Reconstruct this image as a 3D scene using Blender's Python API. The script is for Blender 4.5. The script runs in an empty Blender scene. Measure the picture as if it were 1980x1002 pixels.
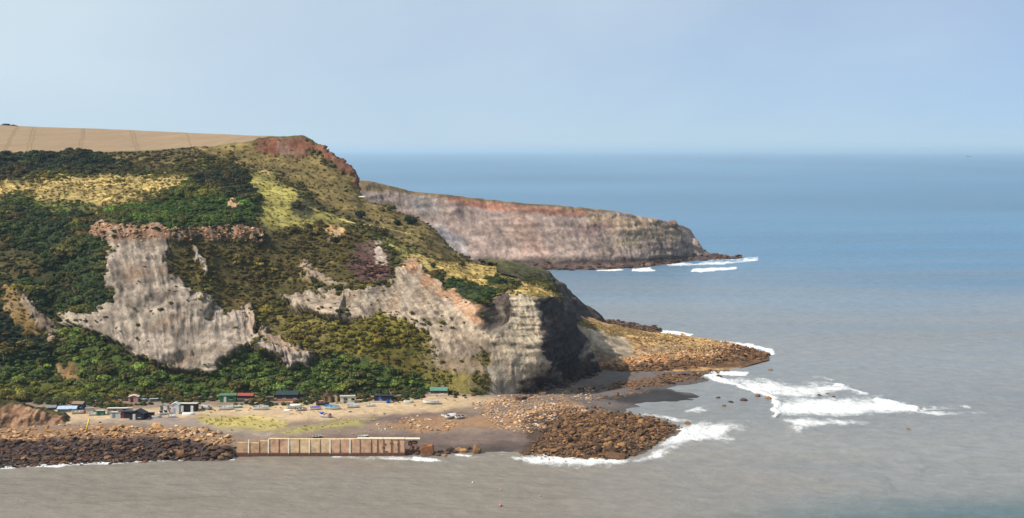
import bpy, bmesh, math, random
import numpy as np
from mathutils import Vector, Matrix, Euler

random.seed(7); RNG = np.random.default_rng(7)
SC = bpy.context.scene
COL = SC.collection
F, HZ, H = 2600.0, 290.0, 85.0           # focal length in photo pixels, eye-level row, eye height above sea (m)

# ------------------------------------------------------------------ camera, sky, sun, exposure
cam = bpy.data.cameras.new('camera'); cam_o = bpy.data.objects.new('camera', cam); COL.objects.link(cam_o)
cam_o.location = (0, 0, H); cam_o.rotation_euler = (math.radians(90), 0, 0)
cam.sensor_width = 36; cam.lens = 36 * F / 1980; cam.shift_y = -(501 - HZ) / 1980
cam.clip_start = 1; cam.clip_end = 400000
SC.camera = cam_o

SUN_EL = math.radians(45); SUN_AZ = math.atan2(-0.93, -0.36)
SD = Vector((math.sin(SUN_AZ) * math.cos(SUN_EL), math.cos(SUN_AZ) * math.cos(SUN_EL), math.sin(SUN_EL)))
world = bpy.data.worlds.new('World'); SC.world = world; world.use_nodes = True
wn, wl = world.node_tree.nodes, world.node_tree.links
wn.clear()
sky = wn.new('ShaderNodeTexSky'); sky.sky_type = 'NISHITA'; sky.sun_disc = False
sky.sun_elevation = SUN_EL; sky.sun_rotation = SUN_AZ % (2 * math.pi)
sky.altitude = 4000; sky.air_density = 1.0; sky.dust_density = 0.0; sky.ozone_density = 6.0
bg = wn.new('ShaderNodeBackground'); bg.inputs['Strength'].default_value = 0.062
out = wn.new('ShaderNodeOutputWorld')
# high thin veil cloud drifting over the blue
tc = wn.new('ShaderNodeTexCoord'); mp = wn.new('ShaderNodeMapping'); mp.inputs['Scale'].default_value = (1.0, 1.0, 2.6); mp.inputs['Location'].default_value = (0.35, 0.1, 0.2)
cn = wn.new('ShaderNodeTexNoise'); cn.inputs['Scale'].default_value = 1.5; cn.inputs['Detail'].default_value = 9
cn.inputs['Roughness'].default_value = 0.50; cn.inputs['Distortion'].default_value = 0.4
cr = wn.new('ShaderNodeMapRange'); cr.inputs['From Min'].default_value = 0.30; cr.inputs['From Max'].default_value = 0.70
cr.inputs['To Min'].default_value = 0.50; cr.inputs['To Max'].default_value = 0.86
cm = wn.new('ShaderNodeMix'); cm.data_type = 'RGBA'
cm.inputs['B'].default_value = (6.9, 8.1, 8.8, 1)
hs = wn.new('ShaderNodeMix'); hs.data_type = 'RGBA'; hs.blend_type = 'MULTIPLY'; hs.inputs['Factor'].default_value = 1.0; hs.inputs['B'].default_value = (.62, .74, .92, 1)
wl.new(tc.outputs['Generated'], mp.inputs['Vector']); wl.new(mp.outputs['Vector'], cn.inputs['Vector'])
# the veil glows more towards the sun (forward scattering)
dt = wn.new('ShaderNodeVectorMath'); dt.operation = 'DOT_PRODUCT'; dt.inputs[1].default_value = SD; wl.new(tc.outputs['Generated'], dt.inputs[0])
da = wn.new('ShaderNodeMath'); da.operation = 'MULTIPLY_ADD'; da.inputs[1].default_value = 0.55; da.use_clamp = True
wl.new(cn.outputs['Fac'], cr.inputs['Value']); wl.new(dt.outputs['Value'], da.inputs[0]); wl.new(cr.outputs['Result'], da.inputs[2]); wl.new(da.outputs[0], cm.inputs['Factor'])
wl.new(sky.outputs['Color'], hs.inputs['A']); wl.new(hs.outputs['Result'], cm.inputs['A'])
wl.new(cm.outputs['Result'], bg.inputs['Color']); wl.new(bg.outputs['Background'], out.inputs['Surface'])

sl = bpy.data.lights.new('sun', 'SUN'); sl.energy = 5.0; sl.angle = math.radians(0.53); sl.color = (1.0, 0.93, 0.82)
so = bpy.data.objects.new('sun', sl); COL.objects.link(so); so.location = (-300, 0, 400)
so.rotation_euler = SD.to_track_quat('Z', 'Y').to_euler()
SC.view_settings.view_transform = 'Standard'; SC.view_settings.look = 'None'
SC.view_settings.exposure = 0.70; SC.view_settings.gamma = 1.0
SC.cycles.max_bounces = 6; SC.cycles.volume_bounces = 0

# ------------------------------------------------------------------ numeric helpers
def lin(r, g, b, k=0.63):
    f = lambda c: (c / 255 / 12.92 if c <= 10 else ((c / 255 + 0.055) / 1.055) ** 2.4) * k
    return np.array([f(r), f(g), f(b)], dtype=np.float64)

_g = np.random.default_rng(11)
_PERM = np.concatenate([_g.permutation(256)] * 3).astype(np.int32)
_GR = _g.normal(size=(256, 3)); _GR /= np.linalg.norm(_GR, axis=1)[:, None]
def perlin(x, y, z):
    x = np.asarray(x, float); y = np.broadcast_to(np.asarray(y, float), x.shape); z = np.broadcast_to(np.asarray(z, float), x.shape)
    xi = np.floor(x).astype(np.int64); yi = np.floor(y).astype(np.int64); zi = np.floor(z).astype(np.int64)
    xf, yf, zf = x - xi, y - yi, z - zi
    xi &= 255; yi &= 255; zi &= 255
    fade = lambda t: t * t * t * (t * (t * 6 - 15) + 10)
    u, v, w = fade(xf), fade(yf), fade(zf)
    def corner(i, j, k):
        h = _PERM[_PERM[_PERM[(xi + i) & 255] + ((yi + j) & 255)] + ((zi + k) & 255)] & 255
        g = _GR[h]
        return g[..., 0] * (xf - i) + g[..., 1] * (yf - j) + g[..., 2] * (zf - k)
    lerp = lambda a, b, t: a + t * (b - a)
    x00 = lerp(corner(0, 0, 0), corner(1, 0, 0), u); x10 = lerp(corner(0, 1, 0), corner(1, 1, 0), u)
    x01 = lerp(corner(0, 0, 1), corner(1, 0, 1), u); x11 = lerp(corner(0, 1, 1), corner(1, 1, 1), u)
    return lerp(lerp(x00, x10, v), lerp(x01, x11, v), w) * 1.5
def fbm(x, y, z=0.0, octs=4, gain=0.5):
    s = 0; a = 1; t = 0
    for o in range(octs):
        s = s + a * perlin(np.asarray(x) * 2 ** o + 7.3 * o, np.asarray(y) * 2 ** o + 3.1 * o, np.asarray(z) * 2 ** o + 1.7 * o); t += a; a *= gain
    return s / t
def ridged(x, y, z=0.0, octs=3):
    s = 0; a = 1; t = 0
    for o in range(octs):
        s = s + a * (1 - 2 * np.abs(perlin(np.asarray(x) * 2 ** o + 5 * o, np.asarray(y) * 2 ** o, np.asarray(z) * 2 ** o + 9 * o))); t += a; a *= 0.5
    return s / t
def sstep(a, b, x):
    t = np.clip((x - a) / (b - a), 0, 1); return t * t * (3 - 2 * t)
def pchip(t, V, q):
    t = np.asarray(t, float); V = np.asarray(V, float); sh = V.shape[1:]; V = V.reshape(len(t), -1)
    h = np.diff(t)[:, None]; d = np.diff(V, axis=0) / h; m = np.zeros_like(V)
    ok = d[:-1] * d[1:] > 0
    with np.errstate(divide='ignore', invalid='ignore'):
        hm = 2 * d[:-1] * d[1:] / (d[:-1] + d[1:])
    m[1:-1] = np.where(ok, hm, 0); m[0] = d[0]; m[-1] = d[-1]
    q = np.asarray(q, float); i = np.clip(np.searchsorted(t, q, side='right') - 1, 0, len(t) - 2)
    s = ((q - t[i]) / (t[i + 1] - t[i]))[:, None]; hh = (t[i + 1] - t[i])[:, None]
    r = (2 * s**3 - 3 * s**2 + 1) * V[i] + (s**3 - 2 * s**2 + s) * hh * m[i] + (-2 * s**3 + 3 * s**2) * V[i + 1] + (s**3 - s**2) * hh * m[i + 1]
    return r.reshape((len(q),) + sh)
def sdpoly(poly, x, y):                       # signed distance, positive inside
    p = np.array(poly, float); d = np.full(x.shape, 1e9); inside = np.zeros(x.shape, bool)
    for k in range(len(p)):
        a, b = p[k], p[(k + 1) % len(p)]
        e = b - a; wx, wy = x - a[0], y - a[1]
        t = np.clip((wx * e[0] + wy * e[1]) / (e @ e + 1e-9), 0, 1)
        d = np.minimum(d, (wx - e[0] * t) ** 2 + (wy - e[1] * t) ** 2)
        c = ((a[1] > y) != (b[1] > y)) & (x < (b[0] - a[0]) * (y - a[1]) / (b[1] - a[1] + 1e-12) + a[0])
        inside ^= c
    d = np.sqrt(d); return np.where(inside, d, -d)
def pmask(poly, x, y, soft=4.0):
    p = np.array(poly, float); r = np.zeros(x.shape)
    sel = (x > p[:, 0].min() - soft) & (x < p[:, 0].max() + soft) & (y > p[:, 1].min() - soft) & (y < p[:, 1].max() + soft)
    if sel.any(): r[sel] = sstep(-soft, soft, sdpoly(poly, x[sel], y[sel]))
    return r
def linemask(pts, x, y, w):
    d = np.full(x.shape, 1e9); p = np.array(pts, float)
    for k in range(len(p) - 1):
        a, b = p[k], p[k + 1]; e = b - a; wx, wy = x - a[0], y - a[1]
        t = np.clip((wx * e[0] + wy * e[1]) / (e @ e + 1e-9), 0, 1)
        d = np.minimum(d, (wx - e[0] * t) ** 2 + (wy - e[1] * t) ** 2)
    return 1 - sstep(w * 0.5, w * 1.3, np.sqrt(d))
def to_world(px, py, Y):
    return np.stack([(px - 990) / F * Y, Y, H - (py - HZ) / F * Y], -1)
def W(px, py, Y): return ((px - 990) / F * Y, Y, H - (py - HZ) / F * Y)
def to_px(P):
    return 990 + F * P[..., 0] / P[..., 1], HZ + F * (H - P[..., 2]) / P[..., 1]

# ------------------------------------------------------------------ materials
MATS = {}
def new_mat(name):
    m = bpy.data.materials.new(name); m.use_nodes = True; m.node_tree.nodes.clear(); MATS[name] = m
    return m, m.node_tree.nodes, m.node_tree.links
def add(n, t, **kw):
    o = n.new(t)
    for k, v in kw.items(): setattr(o, k, v)
    return o
def noise_node(n, l, vec, scale, detail=4, rough=0.55):
    o = n.new('ShaderNodeTexNoise'); o.inputs['Scale'].default_value = scale; o.inputs['Detail'].default_value = detail
    o.inputs['Roughness'].default_value = rough
    if vec is not None: l.new(vec, o.inputs['Vector'])
    return o
def ground_mat(name, attr='albedo', s1=0.5, s2=3.0, var=0.55, bump=0.6, rough=0.95, bdist=0.5, spec=0.15):
    m, n, l = new_mat(name)
    at = n.new('ShaderNodeAttribute'); at.attribute_name = attr
    geo = n.new('ShaderNodeNewGeometry')
    n1 = noise_node(n, l, geo.outputs['Position'], s1, 6, 0.6); n2 = noise_node(n, l, geo.outputs['Position'], s2, 3, 0.6)
    mx = n.new('ShaderNodeMath'); mx.operation = 'ADD'; l.new(n1.outputs['Fac'], mx.inputs[0]); l.new(n2.outputs['Fac'], mx.inputs[1])
    mr = n.new('ShaderNodeMapRange'); mr.inputs['From Min'].default_value = 0.65; mr.inputs['From Max'].default_value = 1.35
    mr.inputs['To Min'].default_value = 1 - var; mr.inputs['To Max'].default_value = 1 + var; l.new(mx.outputs[0], mr.inputs['Value'])
    mul = n.new('ShaderNodeMix'); mul.data_type = 'RGBA'; mul.blend_type = 'MULTIPLY'; mul.inputs['Factor'].default_value = 1
    l.new(at.outputs['Color'], mul.inputs['A']); l.new(mr.outputs['Result'], mul.inputs['B'])
    p = n.new('ShaderNodeBsdfPrincipled'); p.inputs['Roughness'].default_value = rough; p.inputs['Specular IOR Level'].default_value = spec
    l.new(mul.outputs['Result'], p.inputs['Base Color'])
    b = n.new('ShaderNodeBump'); b.inputs['Strength'].default_value = bump; b.inputs['Distance'].default_value = bdist
    l.new(mx.outputs[0], b.inputs['Height']); l.new(b.outputs['Normal'], p.inputs['Normal'])
    o = n.new('ShaderNodeOutputMaterial'); l.new(p.outputs['BSDF'], o.inputs['Surface'])
    return m
def paint(name, rgb, rough=0.6, wear=0.25, scale=1.5, spec=0.3, metallic=0.0):
    key = 'paint_' + name
    if key in MATS: return MATS[key]
    m, n, l = new_mat(key)
    tcn = n.new('ShaderNodeTexCoord')
    nn = noise_node(n, l, tcn.outputs['Object'], scale, 5, 0.65)
    mr = n.new('ShaderNodeMapRange'); mr.inputs['From Min'].default_value = 0.3; mr.inputs['From Max'].default_value = 0.7
    mr.inputs['To Min'].default_value = 1 - wear; mr.inputs['To Max'].default_value = 1 + wear * 0.4; l.new(nn.outputs['Fac'], mr.inputs['Value'])
    mul = n.new('ShaderNodeMix'); mul.data_type = 'RGBA'; mul.blend_type = 'MULTIPLY'; mul.inputs['Factor'].default_value = 1
    c = lin(*rgb); mul.inputs['A'].default_value = (*c, 1); l.new(mr.outputs['Result'], mul.inputs['B'])
    p = n.new('ShaderNodeBsdfPrincipled'); p.inputs['Roughness'].default_value = rough; p.inputs['Specular IOR Level'].default_value = spec
    p.inputs['Metallic'].default_value = metallic
    l.new(mul.outputs['Result'], p.inputs['Base Color'])
    b = n.new('ShaderNodeBump'); b.inputs['Strength'].default_value = 0.3; b.inputs['Distance'].default_value = 0.03
    l.new(nn.outputs['Fac'], b.inputs['Height']); l.new(b.outputs['Normal'], p.inputs['Normal'])
    o = n.new('ShaderNodeOutputMaterial'); l.new(p.outputs['BSDF'], o.inputs['Surface'])
    return m
def rock_mat(name, cols, rough=0.9, scale=1.6):
    m, n, l = new_mat(name)
    oi = n.new('ShaderNodeObjectInfo'); rp = n.new('ShaderNodeValToRGB')
    e = rp.color_ramp.elements
    while len(e) < len(cols): e.new(0.5)
    for i, c in enumerate(cols): e[i].position = i / (len(cols) - 1); e[i].color = (*lin(*c), 1)
    l.new(oi.outputs['Random'], rp.inputs['Fac'])
    geo = n.new('ShaderNodeNewGeometry'); nn = noise_node(n, l, geo.outputs['Position'], scale, 6, 0.65)
    mr = n.new('ShaderNodeMapRange'); mr.inputs['From Min'].default_value = 0.3; mr.inputs['From Max'].default_value = 0.7
    mr.inputs['To Min'].default_value = 0.55; mr.inputs['To Max'].default_value = 1.35; l.new(nn.outputs['Fac'], mr.inputs['Value'])
    mul = n.new('ShaderNodeMix'); mul.data_type = 'RGBA'; mul.blend_type = 'MULTIPLY'; mul.inputs['Factor'].default_value = 1
    l.new(rp.outputs['Color'], mul.inputs['A']); l.new(mr.outputs['Result'], mul.inputs['B'])
    p = n.new('ShaderNodeBsdfPrincipled'); p.inputs['Roughness'].default_value = rough; p.inputs['Specular IOR Level'].default_value = 0.2
    l.new(mul.outputs['Result'], p.inputs['Base Color'])
    b = n.new('ShaderNodeBump'); b.inputs['Strength'].default_value = 0.7; b.inputs['Distance'].default_value = 0.15
    l.new(nn.outputs['Fac'], b.inputs['Height']); l.new(b.outputs['Normal'], p.inputs['Normal'])
    o = n.new('ShaderNodeOutputMaterial'); l.new(p.outputs['BSDF'], o.inputs['Surface'])
    return m
def leaf_mat(name, rgb=None):
    m, n, l = new_mat(name)
    geo = n.new('ShaderNodeNewGeometry')
    nn = noise_node(n, l, geo.outputs['Position'], 1.1, 3, 0.6)
    mr = n.new('ShaderNodeMapRange'); mr.inputs['From Min'].default_value = 0.3; mr.inputs['From Max'].default_value = 0.7
    mr.inputs['To Min'].default_value = 0.6; mr.inputs['To Max'].default_value = 1.4; l.new(nn.outputs['Fac'], mr.inputs['Value'])
    mul = n.new('ShaderNodeMix'); mul.data_type = 'RGBA'; mul.blend_type = 'MULTIPLY'; mul.inputs['Factor'].default_value = 1
    if rgb is None:
        at = n.new('ShaderNodeAttribute'); at.attribute_type = 'INSTANCER'; at.attribute_name = 'col'; l.new(at.outputs['Color'], mul.inputs['A'])
    else: mul.inputs['A'].default_value = (*lin(*rgb), 1)
    l.new(mr.outputs['Result'], mul.inputs['B'])
    p = n.new('ShaderNodeBsdfPrincipled'); p.inputs['Roughness'].default_value = 0.7; p.inputs['Specular IOR Level'].default_value = 0.15
    l.new(mul.outputs['Result'], p.inputs['Base Color'])
    t = n.new('ShaderNodeBsdfTranslucent'); l.new(mul.outputs['Result'], t.inputs['Color'])
    ms = n.new('ShaderNodeMixShader'); ms.inputs['Fac'].default_value = 0.22
    l.new(p.outputs['BSDF'], ms.inputs[1]); l.new(t.outputs['BSDF'], ms.inputs[2])
    o = n.new('ShaderNodeOutputMaterial'); l.new(ms.outputs['Shader'], o.inputs['Surface'])
    return m

# ------------------------------------------------------------------ object helpers
def tag(o, label=None, cat=None, group=None, kind=None):
    if label: o['label'] = label
    if cat: o['category'] = cat
    if group: o['group'] = group
    if kind: o['kind'] = kind
    return o
def link(o, parent=None):
    COL.objects.link(o)
    if parent is not None: o.parent = parent
    return o
def mesh_np(name, verts, faces, mat=None, smooth=True, attrs=None):
    me = bpy.data.meshes.new(name); verts = np.asarray(verts, np.float32); faces = np.asarray(faces, np.int32)
    k = faces.shape[1]
    me.vertices.add(len(verts)); me.vertices.foreach_set('co', verts.ravel())
    me.loops.add(faces.size); me.polygons.add(len(faces))
    me.polygons.foreach_set('loop_start', np.arange(0, faces.size, k, dtype=np.int32))
    me.loops.foreach_set('vertex_index', faces.ravel())
    me.polygons.foreach_set('use_smooth', np.full(len(faces), smooth, bool))
    me.update(calc_edges=True)
    for an, av in (attrs or {}).items():
        av = np.asarray(av, np.float32)
        if av.ndim == 2:
            a = me.attributes.new(an, 'FLOAT_COLOR', 'POINT'); a.data.foreach_set('color', np.c_[av[:, :3], np.ones(len(av))].astype(np.float32).ravel())
        else:
            a = me.attributes.new(an, 'FLOAT', 'POINT'); a.data.foreach_set('value', av)
    if mat: me.materials.append(mat)
    return me
def grid_faces(nu, nv):
    i = np.arange(nu * nv).reshape(nu, nv)
    return np.stack([i[:-1, :-1], i[1:, :-1], i[1:, 1:], i[:-1, 1:]], -1).reshape(-1, 4)
def grid_obj(name, P, mat, attrs, kind='structure', flip=False, label=None):
    nu, nv = P.shape[:2]; fc = grid_faces(nu, nv)
    if flip: fc = fc[:, ::-1]
    me = mesh_np(name, P.reshape(-1, 3), fc, mat, True, {k: (v.reshape(-1, 3) if v.ndim == 3 else v.reshape(-1)) for k, v in attrs.items()})
    o = bpy.data.objects.new(name, me); link(o); tag(o, label=label, kind=kind); return o
def grid_normals(P):
    du = np.gradient(P, axis=0); dv = np.gradient(P, axis=1)
    n = np.cross(du, dv); ln = np.linalg.norm(n, axis=-1, keepdims=True) + 1e-9
    return n / ln, ln[..., 0]
def loft(stations, nu, nv, upar=None):
    """stations: list of rows of (photo column, photo row, depth) -> dense grid of the same triples"""
    S = np.array(stations, float); ns, nr = S.shape[:2]
    if upar is None:
        Wd = to_world(S[..., 0], S[..., 1], S[..., 2]); d = np.linalg.norm(np.diff(Wd, axis=0), axis=-1).mean(1); upar = np.r_[0, np.cumsum(d)]
    A = pchip(upar, S, np.linspace(upar[0], upar[-1], nu))
    Wd = to_world(A[..., 0], A[..., 1], A[..., 2]); d = np.linalg.norm(np.diff(Wd, axis=1), axis=-1).mean(0) + 1.0
    vp = np.r_[0, np.cumsum(d)]
    A = pchip(vp, A.transpose(1, 0, 2), np.linspace(0, vp[-1], nv)).transpose(1, 0, 2)
    return A[..., 0], A[..., 1], A[..., 2], to_world(A[..., 0], A[..., 1], A[..., 2])

# ------------------------------------------------------------------ hillside (main headland)
def std(px, rows): return [(px, py, Y) for py, Y in rows]
HILL = [
 std(-330, [(796,428),(750,440),(695,452),(605,478),(500,508),(420,545),(365,590),(315,632),(299,648)]),
 std(-110, [(792,428),(745,440),(690,452),(600,478),(500,508),(420,545),(365,590),(315,632),(298,648)]),
 std(-40,  [(790,428),(745,440),(690,452),(600,478),(500,508),(420,545),(365,590),(315,632),(297,648)]),
 std(20,   [(788,428),(735,442),(670,455),(585,478),(500,508),(420,543),(365,588),(315,632),(296,648)]),
 std(70,   [(788,428),(735,444),(670,458),(585,482),(500,508),(420,543),(365,588),(315,632),(296,648)]),
 std(110,  [(786,430),(735,447),(660,466),(585,487),(490,508),(425,538),(365,586),(315,632),(296,648)]),
 std(160,  [(784,431),(728,446),(640,463),(560,482),(470,503),(425,530),(365,585),(315,632),(296,648)]),
 std(220,  [(780,433),(735,443),(690,450),(570,470),(440,498),(405,530),(360,585),(318,630),(295,648)]),
 std(300,  [(774,436),(735,444),(700,449),(580,467),(440,497),(400,535),(355,588),(315,630),(292,648)]),
 std(380,  [(772,438),(740,445),(715,449),(580,472),(450,502),(400,545),(345,592),(310,628),(286,648)]),
 std(460,  [(770,439),(725,447),(690,452),(590,478),(450,512),(395,552),(345,592),(305,630),(276,652)]),
 std(520,  [(768,440),(720,449),(690,454),(590,482),(460,518),(395,560),(345,598),(302,638),(264,652)]),
 std(580,  [(766,441),(720,450),(680,457),(585,484),(470,520),(400,562),(350,600),(300,638),(262,650)]),
 std(615,  [(764,442),(715,451),(660,460),(580,484),(480,520),(415,560),(360,598),(310,634),(279,646)]),
 std(650,  [(762,443),(700,453),(640,463),(570,484),(490,518),(430,556),(375,592),(330,624),(303,640)]),
 std(675,  [(761,443),(690,454),(635,464),(570,484),(495,517),(437,553),(390,586),(350,615),(326,632)]),
 std(690,  [(760,443),(685,455),(625,465),(568,484),(500,516),(444,551),(402,581),(372,606),(350,624)]),
 std(703,  [(760,443),(680,455),(620,466),(565,485),(505,515),(450,548),(420,572),(398,592),(381,608)]),
 std(760,  [(758,445),(680,456),(625,466),(570,484),(515,510),(475,535),(450,556),(428,578),(408,597)]),
 std(820,  [(757,446),(690,455),(630,465),(575,481),(530,503),(495,528),(472,548),(450,568),(432,586)]),
 std(880,  [(757,446),(700,453),(640,463),(590,474),(545,497),(520,520),(508,540),(495,557),(483,572)]),
 std(925,  [(760,445),(700,451),(650,457),(600,463),(577,471),(548,503),(531,525),(518,545),(507,562)]),
 [(958,765,446.5),(962,705,450.5),(964,655,455.5),(962,603,462),(958,573,468),(965,552,497),(968,536,520),(968,524,540),(968,514,556)],
 [(992,768,450.5),(1010,722,452.5),(1016,672,456),(1008,622,461),(1002,572,467),(1005,558,492),(1008,545,514),(1010,536,533),(1010,526,552)],
 [(1003,767,454),(1033,735,456),(1053,693,458),(1044,640,461),(1030,580,466),(1036,566,489),(1040,553,511),(1042,545,530),(1040,534,550)],
 [(1030,757,463),(1056,725,465),(1072,690,466),(1066,635,469),(1050,580,473),(1053,567,492),(1055,556,511),(1056,548,530),(1053,538,549)],
 [(1085,741,482),(1096,716,484),(1101,685,485),(1093,635,487),(1066,577,490),(1066,568,502),(1066,560,514),(1066,551,530),(1062,541,548)],
 [(1149,717,511),(1150,702,511),(1143,677,512),(1113,642,512),(1082,573,509),(1078,567,514),(1076,562,521),(1073,554,533),(1068,545,548)],
 [(1150,705,531),(1146,690,532),(1136,672,532),(1110,640,531),(1086,588,528),(1082,578,531),(1079,570,535),(1075,560,541),(1069,550,550)],
 [(1140,690,552),(1132,676,552),(1120,655,552),(1102,630,552),(1084,600,551),(1080,588,551),(1077,578,551),(1074,568,552),(1069,558,554)],
]
def hill_stations():
    out_ = []
    for st in HILL:
        p0 = st[0]; w = W(*p0)
        def back(pt, dY, dz, dpx=0):
            x, y, z = W(*pt); y2 = y + dY; z2 = z + dz
            return (pt[0] + dpx, HZ + F * (H - z2) / y2, y2)
        rows = [back(p0, -6, -7)] + list(st) + [back(st[-1], 10, -3.5), back(st[-1], 45, -28), back(st[-1], 95, -W(*st[-1])[2] - 6)]
        out_.append(rows)
    return out_
hpx, hpy, hY, HP = loft(hill_stations(), 1180, 440)
# keep land-cover outlines irregular: wander them by a few metres
wx = hpx + 20 * fbm(hpx / 62, hpy / 48, 0.3, 5, .6) + 21 * fbm(hpx / 19, hpy / 15, 5.0, 5, .7)
wy = hpy + 15 * fbm(hpx / 62, hpy / 48, 9.3, 5, .6) + 17 * fbm(hpx / 19, hpy / 15, 8.0, 5, .7)
nz = fbm(HP[..., 0] / 14, HP[..., 1] / 14, HP[..., 2] / 14, 4)
nz3 = fbm(HP[..., 0] / 1.6, HP[..., 1] / 1.6, HP[..., 2] / 1.3, 3)
nz2 = fbm(HP[..., 0] / 3.5, HP[..., 1] / 3.5, HP[..., 2] / 3.5, 3)

X0_, Z0_ = HP[..., 0], HP[..., 2] + .4 * HP[..., 1]
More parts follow.
